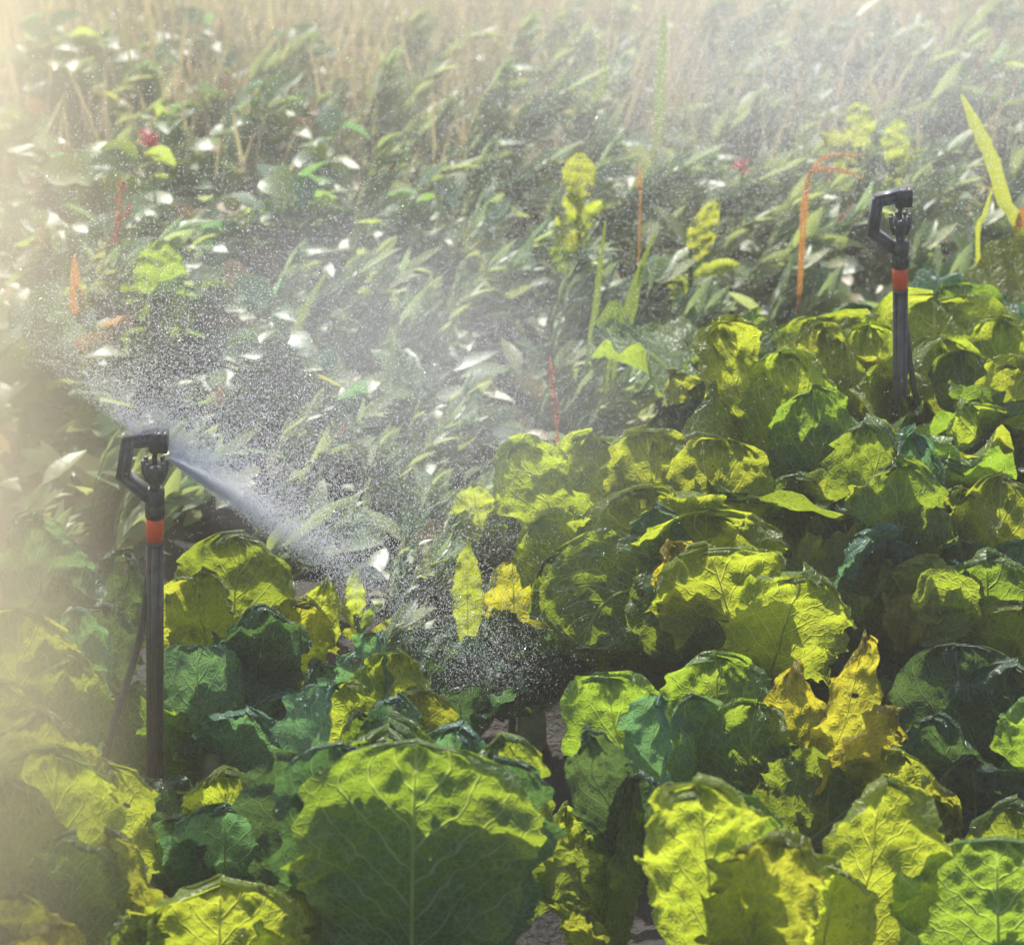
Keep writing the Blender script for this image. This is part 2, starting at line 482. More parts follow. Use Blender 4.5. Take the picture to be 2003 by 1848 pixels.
def rosette(name, crown_px, label, cat, n, size, mats, seed, tall=0.9, group='cabbage plants in the foreground beds', wide=0.75, **k):
    """an open head: outer leaves lean out, inner leaves stand up"""
    rnd = random.Random(seed)
    g = ground_at(*crown_px)
    p = empty(name, g)
    tag(p, label, cat, group)
    v, f = tube([(0, 0, -0.03), (0, 0, 0.02), (0.002, 0, 0.05)], [0.016, 0.014, 0.010], 10)
    mesh_obj('stalk', v, f, M_stalk, p)
    for i in range(n):
        a = i * 2.39996 + rnd.uniform(-0.3, 0.3)
        fr = i / max(1, n - 1)
        el = R(82 - 48 * fr + rnd.uniform(-8, 8)) * tall
        L = size * (0.62 + 0.45 * fr) * rnd.uniform(0.85, 1.15)
        d = Vector((math.cos(a) * math.cos(el), math.sin(a) * math.cos(el), math.sin(el)))
        o = Vector((math.cos(a), math.sin(a), 0))
        P0 = g + Vector((0, 0, 0.03 + 0.02 * (1 - fr))) + o * 0.012
        P1 = P0 + d * L
        Pc = P0 + d * L * 0.5 + Vector((0, 0, 0.20 * L * (0.4 + fr))) - o * 0.05 * L
        N = (-o * math.sin(el) + Vector((0, 0, 1)) * math.cos(el)).normalized()
        add_leaf(p, P0, Pc, P1, L * wide * rnd.uniform(0.85, 1.2), mat=rnd.choice(mats), N=N,
                 cup=rnd.uniform(0.15, 0.4), ruffle=rnd.uniform(0.03, 0.08), jag=rnd.uniform(0.04, 0.10), freq=rnd.uniform(5, 9), roll=rnd.uniform(-14, 14),
                 nu=24, nv=36, **k)
    return p

D = dict
# --- the big cabbage right of centre at the bottom
cabbage('cabbage', (1480, 1840), 'large sunlit cabbage with many ruffled yellow green leaves, right of centre at the bottom edge', 'cabbage', [
    D(tip=(1190, 1318), w=215, dy=0.03, m='g', ctrl=(1190, 1560, 0.02), cup=-0.25, ruffle=0.05, b=0.36),
    D(tip=(1400, 1280), w=235, dy=0.10, m='g', ctrl=(1400, 1540, 0.05), cup=0.2, b=0.36),
    D(tip=(1290, 1370), w=150, dy=-0.02, m='t', ctrl=(1230, 1600, -0.01), roll=50, cup=0.4),
    D(tip=(1340, 1360), w=170, dy=0.06, m='t', ctrl=(1380, 1580, 0.02), roll=-40, cup=0.35),
    D(tip=(1480, 1375), w=210, dy=0.05, m='g', ctrl=(1450, 1560, 0.0), roll=12, ruffle=0.08),
    D(tip=(1690, 1245), w=125, dy=0.03, m='o', ctrl=(1650, 1500, 0.0), jag=0.16, ruffle=0.1, roll=-25, b=0.6),
    D(tip=(1555, 1305), w=130, dy=0.05, m='o', ctrl=(1580, 1520, 0.02), jag=0.18, roll=35, ruffle=0.1),
    D(tip=(1745, 1390), w=140, dy=0.0, m='o', ctrl=(1650, 1490, -0.03), jag=0.16, roll=-50, ruffle=0.1),
    D(tip=(1600, 1480), w=270, dy=0.02, m='g', ctrl=(1560, 1600, -0.02), roll=10, ruffle=0.08),
    D(tip=(1365, 1530), base=(1420, 1990, -0.19), w=250, dy=-0.21, m='y', ctrl=(1390, 1760, -0.22), a=0.75, b=0.34, cup=0.15, ruffle=0.08, jag=0.15, freq=9, nu=46, nv=66, roll=8),
    D(tip=(1530, 1640), base=(1440, 1990, -0.20), w=220, dy=-0.255, m='y', ctrl=(1470, 1790, -0.25), a=0.75, b=0.36, cup=0.2, ruffle=0.09, jag=0.17, freq=9, nu=40, nv=60, roll=-12),
    D(tip=(1450, 1560), base=(1450, 1990, -0.15), w=200, dy=-0.17, m='g', ctrl=(1440, 1770, -0.17), a=0.75, b=0.34, cup=0.3, ruffle=0.09, jag=0.15, roll=-20),
    D(tip=(1680, 1570), w=310, dy=-0.04, m='g', ctrl=(1560, 1640, -0.06), roll=8, ruffle=0.07, b=0.34),
    D(tip=(1760, 1470), w=240, dy=0.0, m='y', ctrl=(1690, 1640, -0.02), roll=-24, ruffle=0.07),
    D(tip=(1868, 1610), w=270, dy=-0.03, m='y', ctrl=(1740, 1660, -0.06), roll=-30, ruffle=0.09, jag=0.12),
    D(tip=(1730, 1530), base=(1620, 1990, -0.15), ctrl=(1700, 1780, -0.17), w=250, dy=-0.15, m='y', a=0.7, b=0.34, cup=0.45, ruffle=0.07, roll=-20, jag=0.13),
    D(tip=(1640, 1690), base=(1590, 1990, -0.18), ctrl=(1610, 1830, -0.2), w=210, dy=-0.2, m='y', a=0.6, b=0.3, cup=0.3, ruffle=0.07, jag=0.14),
    D(tip=(1590, 1690), w=180, dy=-0.08, m='t', ctrl=(1560, 1760, -0.1), roll=25),
    D(tip=(1150, 1440), w=150, dy=-0.06, m='d', ctrl=(1150, 1640, -0.04), roll=-20),
    D(tip=(1250, 1520), w=170, dy=-0.07, m='d', ctrl=(1280, 1700, -0.06), roll=20),
    D(tip=(1520, 1400), w=160, dy=0.08, m='t', ctrl=(1520, 1600, 0.03), roll=-60, cup=0.4),
], height=0.045)

# --- the broad leaf standing at the bottom, centre
cabbage('cabbage', (810, 2080), 'cabbage with one huge upright dark green leaf, sunlit at its scalloped top, bottom centre', 'cabbage', [
    D(tip=(815, 1455), w=480, dy=0.0, m='g', ctrl=(800, 1780, -0.04), a=0.95, b=0.36, cup=0.16, ruffle=0.035, jag=0.09, freq=5, nu=60, nv=80, seed=4.2),
    D(tip=(670, 1462), w=320, dy=0.016, m='d', ctrl=(680, 1760, 0.0), a=0.9, b=0.34, cup=0.1, ruffle=0.03),  # hidden leaf added behind the broad one to shade its left side
    D(tip=(965, 1485), w=270, dy=0.016, m='d', ctrl=(950, 1780, 0.0), a=0.9, b=0.34, cup=0.1, ruffle=0.03),  # hidden leaf added behind the broad one to shade its right side
    D(tip=(985, 1450), w=250, dy=0.045, m='g', ctrl=(980, 1760, 0.03), roll=-30, ruffle=0.07),
    D(tip=(760, 1425), w=330, dy=0.10, m='g', ctrl=(760, 1740, 0.10), ruffle=0.09, jag=0.12),
    D(tip=(900, 1425), w=300, dy=0.13, m='t', ctrl=(880, 1740, 0.12), ruffle=0.09, jag=0.12, roll=18),
    D(tip=(655, 1335), w=210, dy=0.12, m='t', ctrl=(520, 1640, 0.06), roll=66, cup=0.5, ruffle=0.05),
    D(tip=(590, 1480), w=240, dy=0.05, m='d', ctrl=(560, 1720, 0.02), roll=58, cup=0.5),
], height=0.05)

# --- bottom left yellow ruffled one
cabbage('cabbage', (430, 2110), 'small cabbage with a ruffled yellow green leaf low at the bottom edge, left of centre', 'cabbage', [
    D(tip=(430, 1725), w=330, dy=-0.02, m='y', ctrl=(430, 1900, -0.03), a=0.7, b=0.26, ruffle=0.06, jag=0.12, freq=8, nu=50),
    D(tip=(215, 1618), w=130, dy=0.03, m='y', ctrl=(330, 1820, 0.0), roll=52, b=0.6),
    D(tip=(560, 1745), w=170, dy=0.0, m='y', ctrl=(560, 1900, -0.02), roll=-30, jag=0.15),
    D(tip=(300, 1790), w=150, dy=-0.04, m='y', ctrl=(280, 1930, -0.04), roll=60, cup=0.4),
    D(tip=(235, 1800), w=170, dy=-0.05, m='g', ctrl=(260, 1960, -0.06), roll=-30),
], height=0.03)

# --- left of the broad leaf: blue green upright leaves round the left sprinkler
cabbage('cabbage', (440, 1850), 'blue green cabbage with finely veined upright leaf, just right of the left sprinkler stake foot', 'cabbage', [
    D(tip=(440, 1580), w=240, dy=-0.03, m='t', ctrl=(440, 1730, -0.04), a=0.8, b=0.26, cup=0.2, ruffle=0.04),
    D(tip=(440, 1505), w=180, dy=0.03, m='y', ctrl=(440, 1690, 0.02), ruffle=0.11, jag=0.16, freq=9),
    D(tip=(540, 1560), w=150, dy=0.0, m='t', ctrl=(520, 1720, 0), roll=-40),
    D(tip=(350, 1600), w=150, dy=-0.02, m='d', ctrl=(350, 1720, -0.02), roll=40),
])
cabbage('cabbage', (420, 1555), 'dark blue green cabbage with tall rounded leaves right behind the left sprinkler stake', 'cabbage', [
    D(tip=(385, 1262), w=185, dy=0.02, m='t', ctrl=(385, 1460, 0.0), a=0.7, b=0.26, cup=-0.3, ruffle=0.02, jag=0.03),
    D(tip=(510, 1235), w=160, dy=0.08, m='t', ctrl=(520, 1460, 0.05), a=0.7, b=0.28, cup=0.25, jag=0.04),
    D(tip=(560, 1350), w=190, dy=0.03, m='t', ctrl=(540, 1500, 0.02), roll=-15),
    D(tip=(620, 1290), w=140, dy=0.06, m='t', ctrl=(590, 1480, 0.04), roll=-40),
    D(tip=(270, 1345), w=190, dy=0.0, m='g', ctrl=(300, 1500, 0.0), roll=20),
    D(tip=(480, 1390), w=190, dy=-0.02, m='t', ctrl=(470, 1500, -0.02), roll=5),
    D(tip=(200, 1420), w=150, dy=-0.02, m='y', ctrl=(260, 1540, -0.02), roll=30),
])
cabbage('cabbage', (110, 1980), 'pale yellow green cabbage in the washed out lower left corner area', 'cabbage', [
    D(tip=(110, 1470), w=300, dy=0.0, m='y', ctrl=(100, 1760, -0.02), b=0.35, ruffle=0.06),
    D(tip=(215, 1500), w=220, dy=0.04, m='y', ctrl=(200, 1760, 0.02), roll=-25, jag=0.12),
    D(tip=(20, 1520), w=260, dy=-0.02, m='y', ctrl=(10, 1760, -0.03), roll=20),
    D(tip=(150, 1640), w=230, dy=-0.06, m='g', ctrl=(140, 1800, -0.05)),
])
cabbage('cabbage', (40, 2130), 'low golden green cabbage cut by the bottom left corner of the view', 'cabbage', [
    D(tip=(35, 1745), w=190, dy=-0.02, m='y', ctrl=(30, 1920, -0.02), b=0.35),
    D(tip=(95, 1810), w=190, dy=-0.05, m='o', ctrl=(90, 1960, -0.05), b=0.35),
    D(tip=(-40, 1800), w=190, dy=-0.02, m='y', ctrl=(-40, 1960, -0.02)),
])
cabbage('cabbage', (30, 1720), 'washed out yellow green cabbage against the left edge below the blue green weeds', 'cabbage', [
    D(tip=(40, 1190), w=240, dy=0.04, m='y', ctrl=(20, 1450, 0.0), b=0.35),
    D(tip=(130, 1290), w=180, dy=0.0, m='g', ctrl=(120, 1500, -0.02), roll=-20),
    D(tip=(-20, 1330), w=250, dy=-0.04, m='y', ctrl=(-20, 1540, -0.05)),
    D(tip=(150, 1190), w=170, dy=0.06, m='t', ctrl=(150, 1430, 0.03), ruffle=0.1, jag=0.14),
    D(tip=(70, 1400), w=230, dy=-0.08, m='y', ctrl=(80, 1570, -0.08)),
])
cabbage('cabbage', (170, 1480), 'dull blue green leafy plant in shade between the left edge and the left sprinkler', 'cabbage', [
    D(tip=(160, 1110), w=160, dy=0.03, m='t', ctrl=(130, 1290, 0.0), roll=25, jag=0.1),
    D(tip=(60, 1010), w=190, dy=0.06, m='t', ctrl=(80, 1250, 0.02), roll=-20),
    D(tip=(250, 1080), w=150, dy=0.05, m='d', ctrl=(240, 1290, 0.03), roll=30),
    D(tip=(200, 1180), w=170, dy=-0.04, m='d', ctrl=(190, 1330, -0.04)),
    D(tip=(100, 1130), w=150, dy=0.0, m='d', ctrl=(110, 1310, -0.02), roll=-30),
])
cabbage('cabbage', (450, 1440), 'cabbage with a big plain yellow green leaf right of the left sprinkler, under the spray', 'cabbage', [
    D(tip=(470, 1045), w=260, dy=0.03, m='g', ctrl=(450, 1240, 0.0), a=0.7, b=0.42, roll=8, jag=0.06),
    D(tip=(600, 1170), w=190, dy=0.0, m='y', ctrl=(560, 1270, 0.0), roll=-30, b=0.6),
    D(tip=(390, 1120), w=210, dy=0.0, m='y', ctrl=(390, 1290, -0.01), roll=20),
    D(tip=(640, 1130), w=110, dy=0.03, m='y', ctrl=(620, 1270, 0.0), roll=-10, b=0.7),
    D(tip=(520, 1190), w=180, dy=-0.04, m='d', ctrl=(520, 1310, -0.04)),
])
cabbage('cabbage', (740, 1600), 'small curled yellow green cabbage behind the huge dark leaf, left of the dark soil gap', 'cabbage', [
    D(tip=(740, 1235), w=150, dy=0.05, m='t', ctrl=(700, 1430, 0.02), roll=35, cup=0.4),
    D(tip=(780, 1275), w=160, dy=0.03, m='y', ctrl=(740, 1440, 0.0), ruffle=0.12, jag=0.16),
    D(tip=(690, 1330), w=150, dy=0.0, m='y', ctrl=(690, 1470, -0.02), ruffle=0.1, roll=20, jag=0.14),
    D(tip=(830, 1350), w=180, dy=0.0, m='y', ctrl=(800, 1470, -0.02), ruffle=0.09, roll=-20),
    D(tip=(775, 1370), w=110, dy=-0.05, m='t', ctrl=(760, 1480, -0.05), ruffle=0.12, jag=0.2),
    D(tip=(700, 1400), w=130, dy=-0.05, m='g', ctrl=(700, 1510, -0.05), roll=-20),
])
# --- the middle right cabbage
cabbage('cabbage', (1400, 1450), 'wide sunlit cabbage in the middle on the right, with overlapping bright fan shaped leaves', 'cabbage', [
    D(tip=(1010, 865), w=170, dy=0.10, m='y', ctrl=(1100, 1080, 0.04), a=1.0, roll=20, ruffle=0.07),
    D(tip=(1160, 850), w=200, dy=0.13, m='y', ctrl=(1190, 1080, 0.06), a=1.3, b=0.35, ruffle=0.08, jag=0.12),
    D(tip=(1265, 842), w=200, dy=0.10, m='y', ctrl=(1280, 1080, 0.04), b=0.33),
    D(tip=(1420, 860), w=215, dy=0.08, m='y', ctrl=(1380, 1080, 0.03), b=0.30, jag=0.05, roll=-12, holes=()),
    D(tip=(1240, 960), w=330, dy=0.03, m='y', ctrl=(1290, 1130, 0.0), ruffle=0.08, roll=10, jag=0.12),
    D(tip=(1040, 1030), w=200, dy=0.04, m='y', ctrl=(1180, 1150, 0.0), roll=15, jag=0.16, ruffle=0.08),
    D(tip=(1380, 1000), w=300, dy=0.0, m='y', ctrl=(1380, 1160, -0.03), roll=-8),
    D(tip=(1150, 1130), w=230, dy=-0.02, m='o', ctrl=(1250, 1160, -0.03), roll=10, jag=0.12),
    D(tip=(1060, 1100), w=240, dy=0.0, m='g', ctrl=(1200, 1210, -0.02), roll=-20, jag=0.05),
    D(tip=(1140, 1260), base=(1340, 1190, -0.02), ctrl=(1190, 1090, -0.05), w=270, dy=-0.08, m='g', a=0.7, b=0.36, cup=-0.04, ruffle=0.05, jag=0.05),
    D(tip=(1330, 1290), base=(1380, 1160, -0.02), ctrl=(1340, 1130, -0.10), w=230, dy=-0.10, m='g', a=0.6, b=0.32, cup=-0.05, ruffle=0.05, jag=0.05),
    D(tip=(1385, 1070), base=(1480, 1400, -0.07), ctrl=(1440, 1230, -0.10), w=270, dy=-0.09, m='y', a=0.85, b=0.34, cup=0.2, ruffle=0.07, jag=0.12, nu=44, nv=60, roll=6),
    D(tip=(1575, 1125), base=(1490, 1400, -0.09), ctrl=(1520, 1250, -0.13), w=250, dy=-0.135, m='y', a=0.85, b=0.36, cup=0.25, ruffle=0.09, jag=0.14, nu=40, nv=56, roll=-15),
    D(tip=(1310, 1060), w=160, dy=-0.06, m='o', ctrl=(1360, 1160, -0.08), roll=-20, b=0.6),
    D(tip=(1715, 1110), base=(1470, 1240, -0.05), ctrl=(1580, 1130, -0.06), w=190, dy=-0.02, m='y', roll=20, ruffle=0.1, jag=0.14),
    D(tip=(1010, 930), w=170, dy=0.14, m='d', ctrl=(1120, 1100, 0.1)),
    D(tip=(1510, 1000), w=200, dy=0.06, m='g', ctrl=(1470, 1160, 0.0), roll=-55),
    D(tip=(1290, 990), w=150, dy=0.0, m='t', ctrl=(1310, 1130, -0.02), roll=40),
], height=0.05)
cabbage('cabbage', (1640, 1330), 'tall cabbage behind the bright fan shaped one, left of the right sprinkler stake', 'cabbage', [
    D(tip=(1400, 640), w=170, dy=0.12, m='y', ctrl=(1490, 900, 0.06), roll=-25, jag=0.16, ruffle=0.1),
    D(tip=(1530, 690), w=210, dy=0.10, m='y', ctrl=(1560, 920, 0.04), jag=0.14, ruffle=0.09),
    D(tip=(1590, 760), w=200, dy=0.05, m='g', ctrl=(1590, 960, 0.02), ruffle=0.08),
    D(tip=(1310, 720), w=130, dy=0.16, m='y', ctrl=(1450, 900, 0.12), roll=30, b=0.6, a=1.2),
    D(tip=(1300, 800), w=340, dy=0.14, m='d', ctrl=(1440, 960, 0.08), roll=-10),  # broad dark leaf, its colour stands in for a deep shadow patch
    D(tip=(1420, 790), w=330, dy=0.16, m='d', ctrl=(1520, 1000, 0.1), roll=15),  # second dark leaf coloured for the same shadow patch
    D(tip=(1560, 930), w=180, dy=-0.02, m='g', ctrl=(1560, 1120, -0.03), a=0.5, b=0.3, cup=0.3),
    D(tip=(1500, 890), w=220, dy=0.06, m='d', ctrl=(1530, 1060, 0.02), roll=25),
    D(tip=(1480, 960), w=230, dy=0.0, m='d', ctrl=(1540, 1100, -0.02), roll=-25),
    D(tip=(1610, 640), w=160, dy=0.2, m='y', ctrl=(1620, 900, 0.12), jag=0.16, ruffle=0.1),
    D(tip=(1700, 640), w=190, dy=0.22, m='y', ctrl=(1660, 900, 0.14), jag=0.14, ruffle=0.1),
], height=0.06)
cabbage('cabbage', (1790, 1420), 'green cabbage with a rounded leaf in front of the right sprinkler stake foot', 'cabbage', [
    D(tip=(1690, 830), w=190, dy=0.02, m='g', ctrl=(1730, 1080, 0.0), roll=20, b=0.36),
    D(tip=(1750, 900), w=210, dy=-0.02, m='g', ctrl=(1760, 1110, -0.03), roll=-10),
    D(tip=(1790, 850), w=140, dy=0.04, m='t', ctrl=(1780, 1100, 0.02), ruffle=0.14, jag=0.2),
    D(tip=(1640, 985), w=190, dy=0.0, m='d', ctrl=(1700, 1160, -0.02), roll=30, ruffle=0.08),
    D(tip=(1660, 1040), w=200, dy=-0.05, m='t', ctrl=(1720, 1170, -0.05), roll=-30, ruffle=0.08, curl=0.3),
    D(tip=(1880, 960), w=190, dy=0.0, m='y', ctrl=(1850, 1150, -0.02), ruffle=0.08),
    D(tip=(1740, 1120), base=(1800, 1300, -0.04), w=210, dy=-0.08, m='y', ctrl=(1780, 1160, -0.08), ruffle=0.07, jag=0.12),
    D(tip=(1770, 1280), base=(1780, 1150, -0.05), ctrl=(1770, 1150, -0.12), w=90, dy=-0.12, m='o', b=0.7),
], height=0.06)
cabbage('cabbage', (1950, 1430), 'ruffled green cabbage against the right edge, below the right sprinkler', 'cabbage', [
    D(tip=(1870, 1050), w=190, dy=-0.02, m='g', ctrl=(1880, 1240, -0.03), ruffle=0.08, roll=-15),
    D(tip=(1960, 935), w=230, dy=0.02, m='y', ctrl=(1940, 1160, 0.0), ruffle=0.09, jag=0.12),
    D(tip=(1850, 970), w=170, dy=0.04, m='g', ctrl=(1890, 1180, 0.01), roll=30),
    D(tip=(2020, 1050), w=230, dy=-0.02, m='t', ctrl=(1990, 1230, -0.03), ruffle=0.09),
    D(tip=(1930, 1080), w=260, dy=-0.06, m='g', ctrl=(1930, 1260, -0.06), ruffle=0.08),
    D(tip=(1840, 1200), base=(1900, 1300, -0.06), w=150, dy=-0.10, m='y', ctrl=(1830, 1140, -0.10), roll=20),
    D(tip=(2000, 1180), w=240, dy=-0.10, m='y', ctrl=(1980, 1300, -0.10), ruffle=0.08),
    D(tip=(1870, 1100), w=120, dy=-0.05, m='t', ctrl=(1890, 1260, -0.07), roll=-50),
], height=0.05)
cabbage('cabbage', (1960, 1260), 'cabbage with a bright folded yellow leaf at the right edge, right of the right sprinkler', 'cabbage', [
    D(tip=(2010, 715), w=190, dy=0.02, m='y', ctrl=(1900, 900, 0.0), roll=30, ruffle=0.06),
    D(tip=(1890, 790), w=170, dy=0.0, m='y', ctrl=(1920, 980, 0.0), roll=-35),
    D(tip=(1880, 690), w=200, dy=0.12, m='g', ctrl=(1900, 930, 0.06), ruffle=0.08),
    D(tip=(1990, 840), w=300, dy=0.0, m='d', ctrl=(1990, 1010, -0.02)),
    D(tip=(1840, 660), w=190, dy=0.14, m='y', ctrl=(1880, 920, 0.08), jag=0.12),
    D(tip=(1960, 620), w=200, dy=0.16, m='y', ctrl=(1940, 900, 0.1), jag=0.12),
    D(tip=(2060, 900), w=280, dy=-0.03, m='d', ctrl=(2030, 1060, -0.04)),
], height=0.06)
cabbage('cabbage', (1930, 1780), 'dark shaded cabbage in the deep gap at the right, above the bottom corner leaf', 'cabbage', [  # shade of the gap is put into the dark leaf colour
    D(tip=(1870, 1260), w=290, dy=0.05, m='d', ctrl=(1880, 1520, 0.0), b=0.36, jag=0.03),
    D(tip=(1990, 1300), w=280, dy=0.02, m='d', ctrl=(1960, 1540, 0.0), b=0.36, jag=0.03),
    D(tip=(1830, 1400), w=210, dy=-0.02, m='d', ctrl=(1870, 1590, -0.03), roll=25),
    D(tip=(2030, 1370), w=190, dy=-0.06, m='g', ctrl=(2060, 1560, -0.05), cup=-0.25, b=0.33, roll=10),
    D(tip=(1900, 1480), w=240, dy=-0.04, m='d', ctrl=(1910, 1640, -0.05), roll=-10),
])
cabbage('cabbage', (1960, 2090), 'cabbage with a broad dark green leaf, lit along its top, in the bottom right corner', 'cabbage', [
    D(tip=(1950, 1640), w=400, dy=0.0, m='g', ctrl=(1950, 1850, -0.03), a=0.9, b=0.30, cup=0.16, ruffle=0.04, jag=0.08, nu=50, nv=66),
    D(tip=(1890, 1660), w=240, dy=0.04, m='g', ctrl=(1860, 1860, 0.02), roll=15),
    D(tip=(1990, 1570), w=280, dy=0.09, m='g', ctrl=(1990, 1820, 0.08), ruffle=0.08),
])
cabbage('cabbage', (1190, 1960), 'low straggly yellow cabbage with torn leaves between the huge dark leaf and large sunlit cabbage', 'cabbage', [
    D(tip=(1110, 1580), w=120, dy=0.05, m='y', ctrl=(1110, 1740, 0.02), ruffle=0.12, jag=0.25, b=0.6),
    D(tip=(1190, 1620), w=150, dy=0.03, m='g', ctrl=(1160, 1760, 0.02), b=0.5),
    D(tip=(1238, 1520), w=58, dy=0.02, m='y', ctrl=(1236, 1720, 0.0), a=0.3, b=0.3, ruffle=0.16, jag=0.3, holes=()),
    D(tip=(1080, 1760), base=(1180, 1700, 0), w=130, dy=-0.04, m='g', ctrl=(1110, 1680, -0.03), roll=20),
    D(tip=(1150, 1780), w=110, dy=-0.03, m='y', ctrl=(1160, 1860, -0.02), roll=40, jag=0.14),
], height=0.03)
# --- fill the shade behind the right group with whole open heads
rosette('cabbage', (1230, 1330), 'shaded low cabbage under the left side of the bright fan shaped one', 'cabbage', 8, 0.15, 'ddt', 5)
rosette('cabbage', (905, 1500), 'added low blue green cabbage standing in for shade behind the huge dark leaf', 'cabbage', 9, 0.095, 'tdt', 15)  # added plant, its dark colours make the blue grey shadow of the gap
rosette('cabbage', (1040, 1440), 'added dark low cabbage standing in for shade left of the large sunlit cabbage', 'cabbage', 9, 0.10, 'dtd', 16)  # added plant, coloured dark to deepen the shadow in the gap
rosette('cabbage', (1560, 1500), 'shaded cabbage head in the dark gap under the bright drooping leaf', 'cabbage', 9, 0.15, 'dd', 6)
rosette('cabbage', (1830, 1190), 'leafy green cabbage directly behind the right sprinkler stake', 'cabbage', 13, 0.31, 'yyg', 7, tall=1.0, wide=0.55)
rosette('cabbage', (1700, 1150), 'leafy yellow green cabbage behind and left of the right sprinkler stake', 'cabbage', 12, 0.26, 'yyg', 8, tall=1.0, wide=0.6)
rosette('cabbage', (1960, 1110), 'tangled yellow green cabbage behind the right sprinkler at the right edge', 'cabbage', 13, 0.31, 'yyg', 9, tall=1.0, wide=0.55)
rosette('cabbage', (1630, 1060), 'broad leaved green cabbage farthest back, left of the right sprinkler and below the orange blades', 'cabbage', 11, 0.27, 'ggt', 11, tall=1.0)
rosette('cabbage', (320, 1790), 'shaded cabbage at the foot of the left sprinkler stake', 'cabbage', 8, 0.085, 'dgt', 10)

# ------------------------------------------------------------------ sprinklers
def box_bar(p, q, w, d):
    """square bar from p to q in the XZ plane, w wide in that plane, d deep in Y, with softened edges"""
    p, q = Vector(p), Vector(q)
    t = (q - p).normalized(); s = Vector((t.z, 0, -t.x)); b = Vector((0, 1, 0))
    e = 0.22
    sec = [(-1, -1 + e), (-1 + e, -1), (1 - e, -1), (1, -1 + e), (1, 1 - e), (1 - e, 1), (-1 + e, 1), (-1, 1 - e)]
    V = [c + s * x * w / 2 + b * y * d / 2 for c in (p, q) for x, y in sec]
    n = len(sec)
    F = [(k, (k + 1) % n, n + (k + 1) % n, n + k) for k in range(n)] + [tuple(range(n))[::-1], tuple(range(n, 2 * n))]
    return V, F

def lathe(prof, n=24, cx=0.0, cy=0.0, flute=0, depth=0.0):
    V, F = [], []
    for r, z in prof:
        for k in range(n):
            a = 2 * math.pi * k / n
            rr = r * (1 - depth * (0.5 + 0.5 * math.cos(a * flute))) if flute else r
            V.append((cx + rr * math.cos(a), cy + rr * math.sin(a), z))
    for i in range(len(prof) - 1):
        for k in range(n):
            k2 = (k + 1) % n
            F.append((i * n + k, i * n + k2, (i + 1) * n + k2, (i + 1) * n + k))
    F.append(tuple(range(n))[::-1]); F.append(tuple(range((len(prof) - 1) * n, len(prof) * n)))
    return V, F

